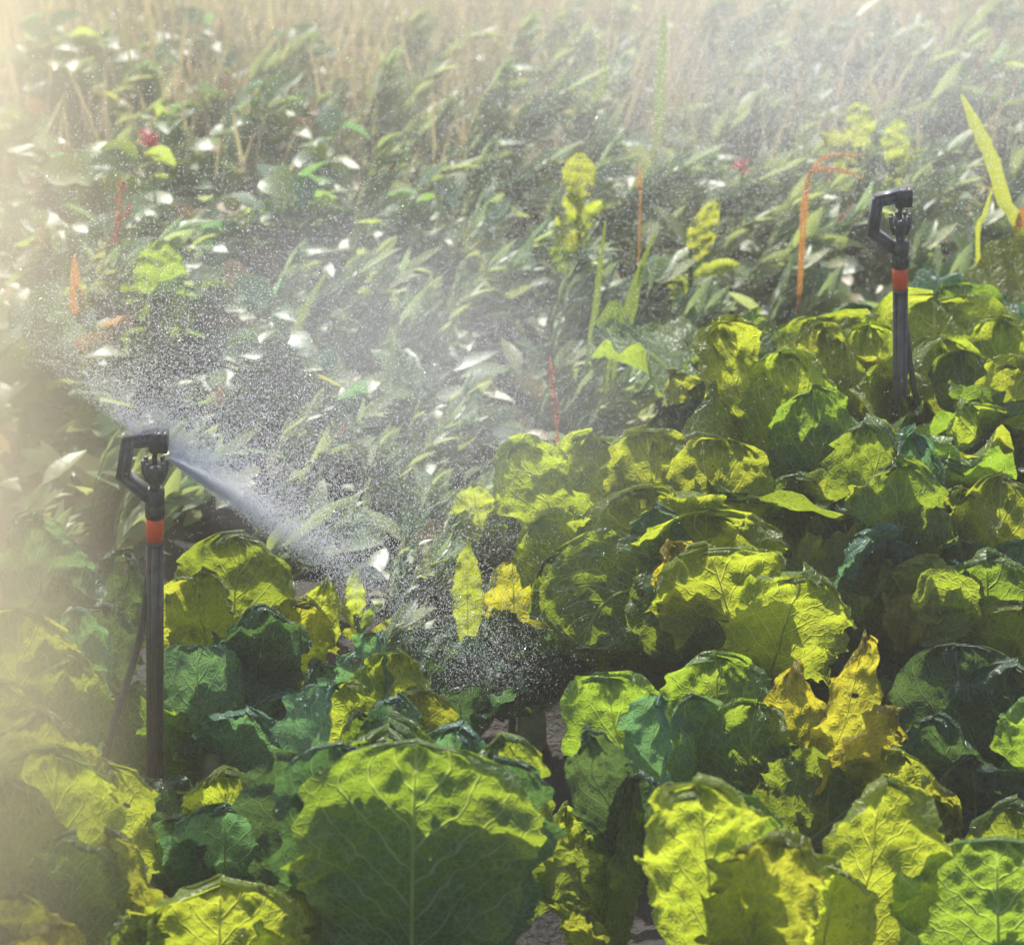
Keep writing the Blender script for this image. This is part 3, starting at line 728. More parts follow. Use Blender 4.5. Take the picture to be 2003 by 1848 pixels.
Y1 = ground_at(303, 1600).y
def sprinkler(px_axis, py_orange, Yw, label, hose_pts, hose_r, group='black sprinklers on stakes'):
    ring = at(px_axis, py_orange, Yw)
    k = axial(at(303, 1055, Y1)) / FPX; kz = k / math.cos(PITCH)
    bx = CAM.x + (px_axis - 1001.5) / FPX * axial(Vector((0, Yw, 0)))
    base = Vector((bx, ring.y, 0.0))           # the stake leans a little so that it runs straight up the view
    lean = math.atan2(ring.x - bx, ring.z)
    root = empty('sprinkler', base)
    root.rotation_euler = (0, lean, 0)
    tag(root, label, 'sprinkler', group)
    z0 = ring.z / math.cos(lean)                                # orange ring bottom (working y = 1055)
    def pt(dx, y, dy=0.0): return Vector((dx * k, dy * k, z0 + (1055 - y) * kz))
    # stake: three ribs side by side on a web
    parts = []
    top, bot = z0 - 0.006 * 0, -0.06
    for dx, dy, r in ((-12, 0, 5.5), (0, -4, 6.5), (12, 0, 5.5)):
        parts.append(tube([(dx * k, dy * k, bot), (dx * k, dy * k, z0 * 0.5), (dx * k, dy * k, top)], [r * k * 0.9, r * k, r * k], 12))
    parts.append(box_bar((0, 0, bot), (0, 0, top), 26 * k, 7 * k))
    V, F = join(parts)
    mesh_obj('stake', V, F, M_stake, root)
    V, F = lathe([(16.5 * k, z0 - 9 * kz), (17.5 * k, z0 - 8 * kz), (17.5 * k, z0 - 1 * kz), (16 * k, z0)], 28)
    mesh_obj('socket', V, F, M_plastic, root)
    V, F = lathe([(15 * k, z0), (17 * k, z0 + 0.6 * kz), (17 * k, z0 + 43 * kz), (15.5 * k, z0 + 44 * kz)], 32)
    mesh_obj('orange_ring', V, F, M_ring, root)
    zc = z0 + 44 * kz
    V, F = lathe([(16 * k, zc), (19 * k, zc + 1 * kz), (19 * k, zc + 26 * kz), (17.5 * k, zc + 28 * kz), (19 * k, zc + 30 * kz), (19 * k, zc + 55 * kz),
                  (16 * k, zc + 57 * kz), (13 * k, zc + 58 * kz)], 48, flute=12, depth=0.13)
    coup = mesh_obj('coupling', V, F, M_plastic, root)
    # nozzle body, flaring to a crown of prongs
    zn = zc + 57 * kz
    parts = [lathe([(10 * k, zn), (10.5 * k, zn + 8 * kz), (13 * k, zn + 16 * kz), (19 * k, zn + 28 * kz), (22.5 * k, zn + 40 * kz), (22.5 * k, zn + 47 * kz), (18 * k, zn + 48 * kz), (14 * k, zn + 40 * kz)], 32)]
    for i in range(8):
        a = i * math.pi / 4 + 0.2
        c, s_ = math.cos(a), math.sin(a)
        parts.append(tube([(15 * k * c, 15 * k * s_, zn + 14 * kz), (21.5 * k * c, 21.5 * k * s_, zn + 34 * kz), (22.5 * k * c, 22.5 * k * s_, zn + 52 * kz), (22 * k * c, 22 * k * s_, zn + 54 * kz)],
                          [3.0 * k, 5.0 * k, 5.0 * k, 4.0 * k], 6))
    V, F = join(parts)
    mesh_obj('nozzle', V, F, M_grey, root)
    # spinner on its pin, under the top block
    V, F = join([lathe([(4.5 * k, zn + 46 * kz), (4.5 * k, zn + 66 * kz), (10 * k, zn + 70 * kz), (13 * k, zn + 76 * kz), (6 * k, zn + 82 * kz), (6 * k, zn + 92 * kz)], 20)])
    mesh_obj('spinner', V, F, M_plastic, root)
    # bridge: lower strut, upright, upper strut, top block
    c1, c2 = pt(-61, 932), pt(-51, 866)
    def arm(p, q, w=19, d=17):
        t = (Vector(q) - Vector(p)).normalized() * 5 * k
        core = box_bar(Vector(p) - t, Vector(q) + t, w * k, (d - 6) * k)
        e1 = box_bar(Vector(p) - t * 1.1, Vector(q) + t * 1.1, w * 0.36 * k, d * k)
        n = Vector((t.z, 0, -t.x)).normalized() * (w * 0.42 * k)
        r1 = box_bar(Vector(p) - t + n, Vector(q) + t + n, w * 0.20 * k, (d + 1) * k)
        r2 = box_bar(Vector(p) - t - n, Vector(q) + t - n, w * 0.20 * k, (d + 2) * k)
        return [core, e1, r1, r2]
    V, F = join(arm(pt(-10, 970), c1, 24, 20) + arm(c1, c2, 25, 21) + arm(c2, pt(-2, 858), 27, 20))
    mesh_obj('bridge_arm', V, F, M_grey, root)
    zt = pt(0, 848).z
    V, F = join([box_bar(pt(8, 880), pt(8, 847), 34 * k, 30 * k), box_bar(pt(20, 873), pt(20, 845.8), 12 * k, 32 * k), box_bar(pt(2, 876), pt(2, 845.2), 6 * k, 33 * k)])
    mesh_obj('top_block', V, F, M_plastic, root)
    # feed hose
    hp = [pt(*h) for h in hose_pts]
    # smooth it
    for _ in range(3):
        q = [hp[0]]
        for a_, b_ in zip(hp[:-1], hp[1:]): q += [a_ * 0.75 + b_ * 0.25, a_ * 0.25 + b_ * 0.75]
        hp = q + [hp[-1]]
    V, F = tube(hp, [h * k for h in np.linspace(hose_r[0], hose_r[1], len(hp))], 12)
    mesh_obj('hose', V, F, M_plastic, root)
    return root, Matrix.Rotation(lean, 3, 'Y') @ pt(3, 884) + base

spr1, noz1 = sprinkler(303, 1055, Y1, 'nearer black sprinkler with an orange ring, spraying, at the left', 
    [(-8, 1085, 3), (-15, 1130, 4), (-19, 1180, 2), (-26, 1240, 0), (-46, 1320, -4), (-72, 1400, -10), (-95, 1475, -20), (-108, 1560, -30), (-112, 1640, -40)], (5.5, 9.5))
A1 = axial(at(303, 1055, Y1))
Y2 = Y1
while axial(at(1761, 563, Y2)) < A1 / 0.87: Y2 += 0.002
spr2, noz2 = sprinkler(1761, 563, Y2, 'farther black sprinkler with an orange ring, at the right above the cabbages',
    [(8, 1090, 2), (14, 1140, 4), (18, 1180, 3), (22, 1220, 2), (30, 1270, 0), (42, 1330, -4), (50, 1400, -10), (56, 1500, -20), (60, 1700, -30)], (5.0, 9.5))

# ------------------------------------------------------------------ field plants behind
def small_leaf(rng, base, d, n, L, W, fold=0.25, droop=0.2, rows=5):
    """one leaf as a folded strip; d = axis, n = face normal"""
    d = d / np.linalg.norm(d)
    s = np.cross(d, n); s /= np.linalg.norm(s) + 1e-9
    n = np.cross(s, d)
    V, F = [], []
    for i in range(rows + 1):
        t = i / rows
        w = W * 0.5 * max(0.04, (math.sin(math.pi * t ** 0.85)) ** 0.8)
        c = base + d * L * t - n * droop * L * t * t
        for u in (-1, 0, 1):
            V.append(c + s * u * w + n * (abs(u) * fold * w))
    for i in range(rows):
        a = i * 3
        F += [(a, a + 1, a + 4, a + 3), (a + 1, a + 2, a + 5, a + 4)]
    return V, F

def build_plant(name, kind, seed):
    rng = np.random.default_rng(seed)
    V, F, A = [], [], []
    stems = []
    nst = 6 if kind == 'round' else 5
    for sidx in range(nst):
        az = rng.uniform(0, 2 * math.pi)
        if kind == 'round':
            H = rng.uniform(0.07, 0.19); lean = rng.uniform(0.1, 0.5)
            dirh = np.array([math.cos(az), math.sin(az), 0]) * lean
        else:
            H = rng.uniform(0.08, 0.20)
            dirh = np.array([0.55, 0.15, 0]) + 0.3 * np.array([math.cos(az), math.sin(az), 0])
        p0 = np.array([rng.normal(0, 0.007), rng.normal(0, 0.007), -0.01])
        p1 = p0 + np.array([0, 0, H]) * 0.6 + dirh * H * 0.35
        p2 = p0 + np.array([0, 0, H]) + dirh * H
        stems.append(tube([p0, p1, p2], [0.0022, 0.0018, 0.0010], 6))
        nl = 16 if kind == 'round' else 30
        for i in range(nl):
            t = 0.25 + 0.75 * (i + rng.uniform(0, 0.8)) / nl
            b = (1 - t) ** 2 * p0 + 2 * t * (1 - t) * p1 + t * t * p2
            a2 = rng.uniform(0, 2 * math.pi)
            if kind == 'round':
                L = rng.uniform(0.032, 0.062); W = L * rng.uniform(0.55, 0.9)
                d = np.array([math.cos(a2), math.sin(a2), rng.uniform(-0.25, 0.75)])
                n = np.array([rng.normal(-0.05, 0.45), rng.normal(-0.40, 0.5), 1.0])
                v, f = small_leaf(rng, b, d, n, L, W, rng.uniform(0.1, 0.5), rng.uniform(0.0, 0.5), rows=6)
            else:
                L = rng.uniform(0.028, 0.066); W = L * rng.uniform(0.18, 0.44)
                d = np.array([0.80, 0.42, 0.50]) + 0.40 * np.array([math.cos(a2), math.sin(a2), rng.uniform(-0.6, 0.6)])
                n = np.array([rng.normal(-0.40, 0.30), rng.normal(-0.28, 0.34), 1.0])
                if rng.random() < 0.42:          # some turn on edge and let the light through
                    d = np.array([0.75, 0.25, 0.62]) + 0.28 * rng.normal(size=3)
                    n = np.array([rng.normal(-0.3, 0.5), -1.0, rng.uniform(-0.2, 0.6)])
                v, f = small_leaf(rng, b, d, n, L, W, rng.uniform(0.1, 0.7), rng.uniform(-0.1, 0.5), rows=6)
            o = len(V); V += v; F += [tuple(x + o for x in q) for q in f]
            va = rng.random() ** 1.2 * 0.9
            if rng.random() < 0.016: va = 1.0
            A += [va] * len(v)
    root = empty(name, (0, 0, 0))
    mesh_obj('foliage', V, F, M_round if kind == 'round' else M_lance, root, attr=A)
    stems.append(tube([(0, 0, -0.02), (0, 0, -0.004), (0, 0, 0.012)], [0.012, 0.018, 0.006], 10))   # root crown
    v, f = join(stems)
    mesh_obj('stem', v, f, M_stem, root)
    return root

def copy_tree(o, parent=None):
    c = o.copy(); C.objects.link(c)
    if parent: c.parent = parent
    for ch in [x for x in o.children]:
        copy_tree(ch, c)
    return c

rnd = random.Random(3)
protos = {'round': [build_plant('leafy_weed', 'round', 20 + i) for i in range(5)],
          'lance': [build_plant('lance_leaf_plant', 'lance', 40 + i) for i in range(6)]}
used = {'round': set(), 'lance': set()}
INFO = {'round': ('dark green leafy weed with small rounded shiny leaves in the field behind the left sprinkler', 'weed', 'rounded leaf weeds in the field behind'),
        'lance': ('grey green plant with wet lance shaped leaves leaning right in the field between the sprinklers', 'plant', 'lance leaf plants in the field behind')}
def put_plant(kind, x, y, sc):
    i = rnd.randrange(len(protos[kind]))
    if i in used[kind]:
        o = copy_tree(protos[kind][i])
    else:
        used[kind].add(i); o = protos[kind][i]
    o.location = (x, y, 0)
    o.scale = (sc, sc, sc * rnd.uniform(0.85, 1.1))
    o.rotation_euler = (0, 0, rnd.uniform(-0.45, 0.45) if kind == 'lance' else rnd.uniform(0, 6.28))
    l, c, g_ = INFO[kind]
    tag(o, l, c, g_)

def proj(p):
    d = p - CAM
    z = d.dot(fwd)
    return 1001.5 + FPX * d.x / z, 924 - FPX * d.dot(upv) / z

y = 1.93
nplants = 0
while y < 3.72:
    x = -1.15
    step = 0.125 + 0.01 * (y - 2)
    while x < 1.15:
        xx, yy = x + rnd.uniform(-0.05, 0.05), y + rnd.uniform(-0.05, 0.05)
        px, py = proj(Vector((xx, yy, 0.06)))
        x += step
        if px < -60 or px > 2070: continue
        if px > 1330 and yy < 2.72: continue              # cabbages stand here
        if px > 930 and yy < 2.28: continue
        if px < 620 and yy < 2.12: continue
        if yy < 2.05 and not (640 < px < 900): continue
        if px < 320 and yy < 2.16: continue
        if (px < 820 and yy > 2.40) and rnd.random() < 0.9 - max(0, (px - 520) / 500): kind = 'round'
        else: kind = 'lance'
        put_plant(kind, xx, yy, rnd.uniform(0.8, 1.15) * (0.8 if yy < 2.5 else 1.0))
        nplants += 1
    y += step * 0.95
print('field plants', nplants, 'cabbage leaves', LCOUNT[0])

# low mass of leaves under the field plants and dry grass beyond: nobody could count these
def scatter(name, mat, n, xr, yr, fn, label, seed):
    rng = np.random.default_rng(seed)
    V, F, A = [], [], []
    for _ in range(n):
        b = np.array([rng.uniform(*xr), rng.uniform(*yr), 0.0])
        r = fn(rng, b)
        if r is None: continue
        (v, f), va = r
        o = len(V); V += v; F += [tuple(x + o for x in q) for q in f]; A += [va] * len(v)
    o = mesh_obj(name, V, F, mat, attr=A)
    tag(o, label, kind='stuff')
    return o

def cover(rng, b):
    if b[1] < 2.75 and b[0] > 0.16: return None
    if b[1] < 2.3 and b[0] < -0.18: return None
    b[2] = rng.uniform(0.0, 0.07)
    a2 = rng.uniform(0, 6.28)
    L = rng.uniform(0.035, 0.075)
    d = np.array([0.4, 0.2, 0.3]) + np.array([math.cos(a2), math.sin(a2), rng.uniform(-0.2, 0.5)])
    n = np.array([rng.normal(0, 0.4), rng.normal(-0.1, 0.4), 1.0])
    return small_leaf(rng, b, d, n, L, L * rng.uniform(0.25, 0.6), 0.2, 0.2, rows=4), min(0.95, rng.random())
scatter('ground_cover', M_lance, 7000, (-1.2, 1.2), (2.08, 4.3), cover, 'dense low carpet of small green leaves under the field plants', 71)

def blade(rng, b):
    far = b[1]
    if rng.random() > (far - 3.15) / 0.7: return None
    a2 = rng.uniform(0, 6.28)
    d = np.array([0.35 * math.cos(a2) + 0.15, 0.35 * math.sin(a2), 1.0])
    n = np.array([rng.normal(0, 1), rng.normal(-1, 0.6), 0.3])
    L = rng.uniform(0.06, 0.22)
    return small_leaf(rng, b, d, n, L, rng.uniform(0.003, 0.007), 0.1, rng.uniform(-0.3, 0.5), rows=4), rng.random()
scatter('dry_grass', M_dry, 26000, (-1.5, 1.5), (3.15, 5.4), blade, 'thin dry beige grass at the far edge of the field', 72)

# ------------------------------------------------------------------ single weeds that stand out
def ribbon(points, widths, N, fold=0.2, rows=28):
    P = [Vector(p) for p in points]
    def cat(t):
        n = len(P) - 1; f = t * n; i = min(int(f), n - 1); f -= i
        p0, p1, p2, p3 = P[max(i - 1, 0)], P[i], P[i + 1], P[min(i + 2, n)]
        return 0.5 * ((2 * p1) + (p2 - p0) * f + (2 * p0 - 5 * p1 + 4 * p2 - p3) * f * f + (3 * p1 - p0 - 3 * p2 + p3) * f ** 3)
    V, F, uv = [], [], []
    for r in range(rows + 1):
        t = r / rows
        c = cat(t); tg = (cat(min(1, t + 0.01)) - cat(max(0, t - 0.01))).normalized()
        s = tg.cross(N).normalized(); nn = s.cross(tg)
        w = float(np.interp(t, np.linspace(0, 1, len(widths)), widths)) * 0.5 * (1 + 0.08 * math.sin(r * 1.7) + 0.06 * math.sin(r * 4.1))
        for u in (-1, -0.5, 0, 0.5, 1):
            V.append(c + s * u * w + nn * abs(u) * fold * w); uv.append(((u + 1) / 2, t))
    for r in range(rows):
        for k in range(4):
            a = r * 5 + k
            F.append((a, a + 1, a + 6, a + 5))
    return V, F, uv

def blades(name, label, cat, Yw, specs, group=None):
    """specs: (material, [pixels from root to tip], widths in pixels)"""
    lx = sum(sp[1][0][0] for sp in specs) / len(specs)
    top = at(lx, specs[0][1][0][1], Yw)
    base = Vector((top.x, Yw, 0))
    root = empty(name, base)
    tag(root, label, cat, group)
    for mat, pix, wid in specs:
        pts = [base * 1.0] + [at(px, py, Yw) for px, py in pix]
        k = axial(pts[-1]) / FPX
        pts = [p - base for p in pts]
        V, F, uv = ribbon(pts, [w * k for w in wid], Vector((0.15, -1, 0.35)))
        nm = 'blade' if mat not in (M_red,) else 'stalk'
        part = mesh_obj(nm, V, F, mat, root, uv)
        if mat is M_red:                       # ragged seeds up the stalk
            rg = np.random.default_rng(int(pix[0][0]))
            SV, SF = [], []
            n = len(V) // 5
            for i in range(46):
                q = np.array(V[(int(n * 0.35) + int(rg.integers(0, max(1, int(n * 0.62))))) * 5 + 2])
                d = np.array([rg.normal(), rg.normal(), rg.uniform(0.0, 1.6)])
                sv, sf = small_leaf(rg, q, d, np.array([0.1, -1, 0.4]), rg.uniform(0.004, 0.011), rg.uniform(0.002, 0.005), 0.3, 0.2, rows=3)
                o_ = len(SV); SV += sv; SF += [tuple(x + o_ for x in q_) for q_ in sf]
            mesh_obj('seed_head', SV, SF, M_red, root)
    return root

blades('grass_clump', 'orange and yellow arching grass blades left of the right sprinkler head', 'grass', 2.75, [
    (M_orange, [(1566, 470), (1572, 390), (1592, 335), (1650, 335), (1690, 350)], [4, 6, 8, 11, 9, 2]),
    (M_orange, [(1575, 440), (1585, 345), (1620, 305), (1690, 305)], [4, 6, 9, 10, 2])])
blades('grass_clump', 'long diagonal yellow green blade with an orange patch at the upper right edge', 'grass', 2.62, [
    (M_strap, [(1990, 480), (1962, 390), (1938, 310), (1905, 240), (1880, 185)], [6, 20, 30, 30, 24, 4]),
    (M_orange, [(1992, 500), (1992, 450), (2000, 405)], [2, 10, 26, 5]),
    (M_strap, [(1912, 480), (1926, 420), (1940, 370)], [3, 10, 11, 3])])
blades('grass_clump', 'tall upright pale green blade in the field, left of the two in the middle', 'grass', 2.5, [
    (M_blade, [(1150, 720), (1165, 600), (1176, 500), (1184, 430)], [8, 15, 14, 9, 3])])
blades('grass_clump', 'two tall upright green blades standing in the middle of the field', 'grass', 2.46, [
    (M_blade, [(1190, 700), (1225, 610), (1250, 530), (1285, 450)], [10, 18, 18, 12, 3]),
    (M_blade, [(1200, 720), (1240, 610), (1255, 520)], [8, 14, 10, 3])])
blades('grass_clump', 'broad blurred green blade near the far dry grass, top centre', 'grass', 3.3, [
    (M_blade, [(1285, 300), (1290, 180), (1296, 80), (1300, 20)], [16, 26, 22, 4]),
    (M_blade, [(1160, 250), (1180, 150), (1172, 80)], [12, 20, 4])])
blades('grass_clump', 'slanting green blades at the left of the field centre, above the spray', 'grass', 2.62, [
    (M_blade, [(560, 720), (590, 620), (640, 530)], [14, 24, 18, 4]),
    (M_blade, [(520, 720), (540, 660), (560, 610)], [10, 18, 4])])
blades('dock_stalk', 'thin dark red brown stalk standing above the dark green weeds on the left', 'stalk', 2.72, [
    (M_red, [(216, 640), (224, 520), (232, 420), (236, 350)], [3, 4, 5, 5, 2]),
    (M_red, [(218, 620), (226, 470), (255, 400)], [4, 5, 8, 3])])
blades('dock_stalk', 'orange red seed stalk at the edge of the cabbages, middle of the view', 'stalk', 2.33, [
    (M_red, [(1090, 840), (1082, 770), (1076, 700)], [3, 6, 7, 3])])
blades('dock_stalk', 'short orange stalk in the field, right of the tall green blades', 'stalk', 2.72, [
    (M_orange, [(1252, 400), (1252, 370), (1250, 330)], [2, 3, 10, 3])])
blades('dock_leaf', 'orange tipped upright leaf at the left, left of the thin red brown stalk', 'leaf', 2.62, [
    (M_orange, [(165, 660), (150, 580), (145, 500)], [10, 34, 30, 4]),
    (M_blade, [(185, 680), (170, 620), (150, 560)], [14, 30, 30, 4])])
def upright_leaf(label, px, pts, w, mat, Yw, name='broad_weed', cat='weed', extra=5):
    b = at(pts[0][0], pts[0][1], Yw); base = Vector((b.x, Yw, 0))
    root = empty(name, base); tag(root, label, cat)
    P0, Pc, P1 = (at(p[0], p[1], Yw) for p in pts)
    P0 = Vector((b.x, Yw, max(0.02, P0.z)))
    v, f = tube([(0, 0, -0.02), (0.003, 0, P0.z * 0.5), (0, 0, P0.z + 0.01)], [0.004, 0.0035, 0.003], 8)
    mesh_obj('stalk', v, f, M_stem, root)
    W = w * axial(P1) / FPX
    L = (P1 - P0).length
    add_leaf(root, P0, Pc, P1, W, mat=mat, cup=0.2, ruffle=0.06, jag=0.10, a=0.8, b=0.7)
    rr = random.Random(int(pts[0][0]))
    for i in range(extra):                     # smaller leaves lower on the same stalk
        q = Vector((b.x, Yw, P0.z * (0.55 + 0.45 * i / max(1, extra))))
        a = rr.uniform(0, 6.28)
        d = Vector((math.cos(a), math.sin(a) * 0.6, rr.uniform(0.3, 1.3))).normalized() * L * rr.uniform(0.6, 0.95)
        add_leaf(root, q, q + d * 0.5 + Vector((0, 0, 0.15 * L)), q + d, W * rr.uniform(0.55, 0.9), mat=rr.choice([mat, 'g' if mat != 'o' else 'y']), rib=False, cup=0.25,
                 ruffle=0.07, jag=0.10, a=0.8, b=0.7, roll=rr.uniform(-40, 40), nu=14, nv=22)
    return root
upright_leaf(extra=0, label='single slender yellow leaf with an orange band standing upright left of the bright cabbage', px=0, pts=[(915, 1275), (915, 1180), (912, 1060)], w=62, mat='y', Yw=1.93)
upright_leaf('narrow upright yellow green leaf between the slender yellow leaf and the left sprinkler', 0, [(697, 1220), (697, 1170), (692, 1110)], 40, 'y', 2.0)
upright_leaf(extra=0, label='brownish gold rounded leaf spattered with drops, left edge of the bright cabbage', px=0, pts=[(1000, 1290), (1010, 1200), (1000, 1090)], w=115, mat='o', Yw=1.95)
upright_leaf('pale yellow torn leaf at the left tip of the bright cabbage', 0, [(960, 1080), (930, 1020), (925, 940)], 110, 'y', 2.18)
upright_leaf('yellow weed in the spray above the right sprinkler, higher and left of its neighbour', 0, [(1680, 300), (1690, 250), (1672, 195)], 60, 'y', 3.0)
upright_leaf('yellow weed in the spray directly above the right sprinkler head', 0, [(1745, 330), (1752, 290), (1755, 225)], 55, 'y', 2.95)
upright_leaf('yellowing pale rimmed weed in the middle of the field, left of the short orange stalk', 0, [(1130, 400), (1135, 350), (1130, 290)], 65, 'y', 2.75)
upright_leaf('wet yellow green weed in the field, left of the arching orange blades', 0, [(1350, 500), (1370, 450), (1405, 390)], 50, 'y', 2.72)
upright_leaf('broad leaved green weed in the left part of the field, above the left sprinkler', 0, [(300, 600), (310, 530), (330, 470)], 105, 'g', 2.6)

# small pink red flower heads
def flower(label, px, py, Yw, r):
    p = at(px, py, Yw); base = Vector((p.x, Yw, 0))
    root = empty('red_flower', base); tag(root, label, 'flower', 'small red flowers in the field')
    v, f = tube([(0, 0, -0.02), (0.004, 0, p.z * 0.6), (0, 0, p.z)], [0.002, 0.002, 0.0015], 6)
    mesh_obj('stem', v, f, M_stem, root)
    rng = np.random.default_rng(int(px))
    V, F = [], []
    for i in range(14):
        a = rng.uniform(0, 6.28)
        v, f = small_leaf(rng, np.array([0, 0, p.z + rng.uniform(-r, r * 0.6)]), np.array([math.cos(a), math.sin(a), rng.uniform(0.1, 1.2)]), np.array([0.1, -0.3, 1.0]), r * 1.3, r * 0.8, 0.3, 0.2)
        o = len(V); V += v; F += [tuple(x + o for x in q) for q in f]
    mesh_obj('petals', V, F, M_petal, root)
flower('small pink red flower in the field, left of the arching orange blades', 1450, 325, 3.0, 0.012)
flower('faint red flower seen through the spray right of the left sprinkler', 690, 875, 2.42, 0.012)
flower('red brown flower head on the left side of the field', 290, 275, 3.1, 0.014)

# ------------------------------------------------------------------ water spray
def droplets(name, P, r, label):
    """each drop is three small crossed panes turned at random, so that light passes through it"""
    n = len(P)
    rg = np.random.default_rng(n)
    a = rg.normal(size=(n, 3)); a /= np.linalg.norm(a, axis=1, keepdims=True)
    b = rg.normal(size=(n, 3)); b -= a * (a * b).sum(1, keepdims=True); b /= np.linalg.norm(b, axis=1, keepdims=True)
    c = np.cross(a, b)
    V = np.concatenate([np.stack([p, q, -p, -q], 1) for p, q in ((a, b), (b, c), (c, a))], 1)
    V = (P[:, None, :] + V * r[:, None, None]).reshape(-1, 3).astype(np.float32)
    F = np.arange(n * 12, dtype=np.int32).reshape(-1, 4)
    me = bpy.data.meshes.new(name)
    me.vertices.add(len(V)); me.vertices.foreach_set('co', V.ravel())
    me.loops.add(F.size); me.loops.foreach_set('vertex_index', F.ravel())
    me.polygons.add(len(F)); me.polygons.foreach_set('loop_start', np.arange(0, F.size, 4, dtype=np.int32))
    me.polygons.foreach_set('loop_total', np.full(len(F), 4, dtype=np.int32))
    me.update(); me.validate()
    me.materials.append(M_water)
    o = bpy.data.objects.new(name, me); C.objects.link(o)
    tag(o, label, kind='stuff')
    return o

def spray(noz, edge, back, n, rmax, seed, short=0.42, side=0.25, fade=1.15):
    """half disc thrown by the spinner: from edge, through back, to the other side; falls and spreads with distance"""
    rng = np.random.default_rng(seed)
    e = np.array(Vector(edge).normalized()); b = np.array(Vector(back).normalized())
    nrm = np.cross(e, b); nrm /= np.linalg.norm(nrm)
    phi = rng.random(n) ** 2.3 * math.pi
    reach = rmax * (np.where(phi < math.pi / 2, short, side) + (1 - np.where(phi < math.pi / 2, short, side)) * np.sin(phi) ** 0.8)
    r = 0.012 + reach * np.minimum(rng.exponential(0.42 * fade, n), 1.25)
    d = e[None] * np.cos(phi)[:, None] + b[None] * np.sin(phi)[:, None]
    sp = np.abs(rng.normal(0, 0.13, n)) + 0.012 * rng.normal(size=n)
    P = np.array(noz)[None] + d * r[:, None] + nrm[None] * (sp * r)[:, None] + rng.normal(0, 0.03, (n, 3)) * (r / rmax)[:, None] ** 1.3
    P[:, 2] -= 0.16 * (r ** 2)
    P = P[P[:, 2] > 0.03]
    rad = rng.uniform(0.00020, 0.00050, len(P)) * (1 + 0.6 * (rng.random(len(P)) < 0.05))
    return P, rad

def img_dir(px0, py0, px1, py1, Yw, dy):
    return at(px1, py1, Yw + dy) - at(px0, py0, Yw)
EDGE = img_dir(318, 878, 560, 1050, Y1, 0.02)
P, r_ = spray(noz1, EDGE, Vector((0.40, 1.0, 0.16)), 150000, 0.62, 5)
droplets('water_spray', P, r_, 'white fan of fine water drops thrown to the right by the left sprinkler')
rng = np.random.default_rng(8)
n = 70000
c = np.array(noz2) + np.array([-0.02, 0.30, 0.02])
P = c[None] + np.stack([rng.normal(0, 0.26, n), rng.normal(0, 0.22, n), rng.normal(0, 0.07, n)], -1)
P = P[P[:, 1] > noz2.y + 0.02]
droplets('water_spray', P, rng.uniform(0.00026, 0.00058, len(P)), 'wide veil of fine water drops behind the right sprinkler head')
rng = np.random.default_rng(15)
n = 45000
P = np.stack([rng.normal(0.02, 0.20, n), rng.normal(2.45, 0.30, n), np.abs(rng.normal(0.16, 0.10, n)) + 0.04], -1)
P = P[P[:, 1] > 1.8]
droplets('drifting_drops', P, rng.uniform(0.00022, 0.00052, len(P)), 'sparse water drops drifting over the middle of the field')

# mist bodies: closed rounded volumes for hanging spray and for the added warm fade at the left
def mist_mat(name, density, color, aniso):
    """densest at the body's middle, thinning to nothing at its rim"""
    m, nt, out = new_mat(name)
    g = NT(nt)
    obj = g.n('TexCoord').outputs['Object']
    ln = g.n('VectorMath', operation='LENGTH'); g.l(obj, ln.inputs[0])
    f = g.math('SUBTRACT', 1.0, g.math('MULTIPLY', ln.outputs['Value'], ln.outputs['Value']), clamp=True)
    f = g.math('MULTIPLY', g.math('MULTIPLY', f, f), density)
    p = g.n('VolumePrincipled')
    p.inputs['Color'].default_value = c4(color); p.inputs['Anisotropy'].default_value = aniso
    g.l(f, p.inputs['Density']); g.l(p.outputs[0], out.inputs[1])
    m.cycles.volume_step_rate = 2.0
    return m

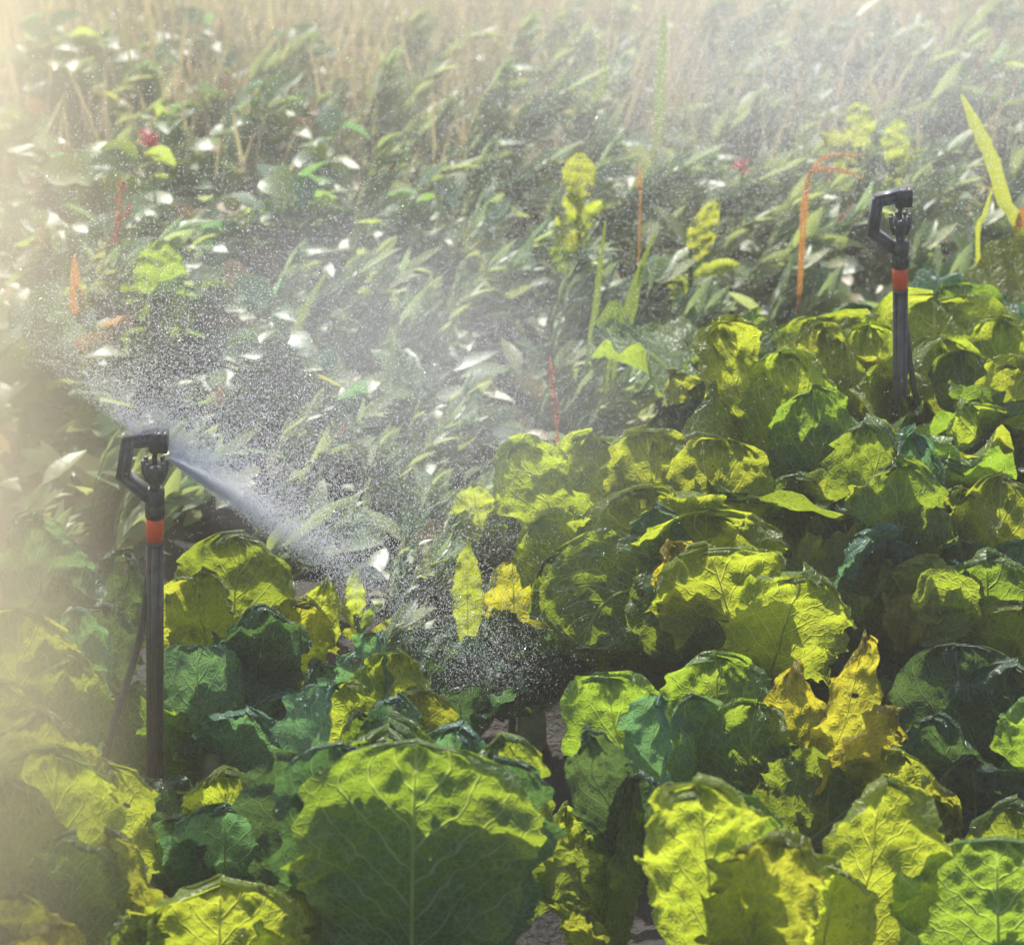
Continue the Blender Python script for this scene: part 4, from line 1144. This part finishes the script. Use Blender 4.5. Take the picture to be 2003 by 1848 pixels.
def mist(name, c, rad, mat, label, rot=(0, 0, 0)):
    V, F = [], []
    nu, nv = 20, 12
    for i in range(nv + 1):
        th = math.pi * i / nv
        for k in range(nu):
            a = 2 * math.pi * k / nu
            V.append((math.sin(th) * math.cos(a), math.sin(th) * math.sin(a), math.cos(th)))
    for i in range(nv):
        for k in range(nu):
            k2 = (k + 1) % nu
            F.append((i * nu + k, (i + 1) * nu + k, (i + 1) * nu + k2, i * nu + k2))
    o = mesh_obj(name, V, F, mat)
    o.location, o.scale, o.rotation_euler = c, rad, rot
    tag(o, label, kind='stuff')
    return o
mist('mist', (-0.70, 2.15, 0.44), (0.40, 1.5, 0.85), mist_mat('added_left_fade', 1.35, (1.0, 0.90, 0.70), 0.45), 'added warm glow along the left side, built as a mist volume', (0, 0, R(11)))  # added volume that imitates the warm fade at the left edge
mist('mist', (-0.46, 1.42, 0.28), (0.22, 0.36, 0.44), mist_mat('added_corner_fade', 4.5, (1.0, 0.89, 0.66), 0.45), 'added warm fade over the lower left corner, built as a mist volume')  # added volume that carries the same warm fade into the lower corner
mist('mist', noz1 + Vector((0.20, 0.20, 0.0)), (0.34, 0.32, 0.16), mist_mat('spray_mist', 1.1, (0.96, 0.97, 1.0), 0.35), 'pale mist of fine spray beside the left sprinkler', (0, R(20), 0))
jd = Vector(EDGE).normalized()
jet = mist('mist', noz1 + jd * 0.085, (0.11, 0.05, 0.030), mist_mat('jet_mist', 2.0, (0.97, 0.98, 1.0), 0.35), 'dense white spray cone leaving the left sprinkler nozzle')
jet.rotation_euler = jd.to_track_quat('X', 'Z').to_euler()
mist('mist', noz2 + Vector((0.0, 0.45, 0.0)), (0.55, 0.40, 0.20), mist_mat('veil_mist', 0.65, (0.96, 0.97, 1.0), 0.35), 'bright veil of spray behind the right sprinkler head')
mist('mist', (0.05, 3.75, 0.30), (1.5, 1.35, 0.75), mist_mat('far_spray_mist', 0.40, (1.0, 0.95, 0.86), 0.35), 'pale mist of fine spray over the far part of the field')

# air
hz = 1.9
def haze_box():
    x, y0, y1, z0, z1 = 160, -70, 270, -1.2, hz
    V = [(-x, y0, z0), (x, y0, z0), (x, y1, z0), (-x, y1, z0), (-x, y0, z1), (x, y0, z1), (x, y1, z1), (-x, y1, z1)]
    F = [(0, 3, 2, 1), (4, 5, 6, 7), (0, 1, 5, 4), (1, 2, 6, 5), (2, 3, 7, 6), (3, 0, 4, 7)]
    o = mesh_obj('haze', V, F, vol('haze_air', 0.02, (1.0, 0.95, 0.84), 0.4), smooth=False)
    tag(o, 'pale haze over the field', kind='stuff')
haze_box()
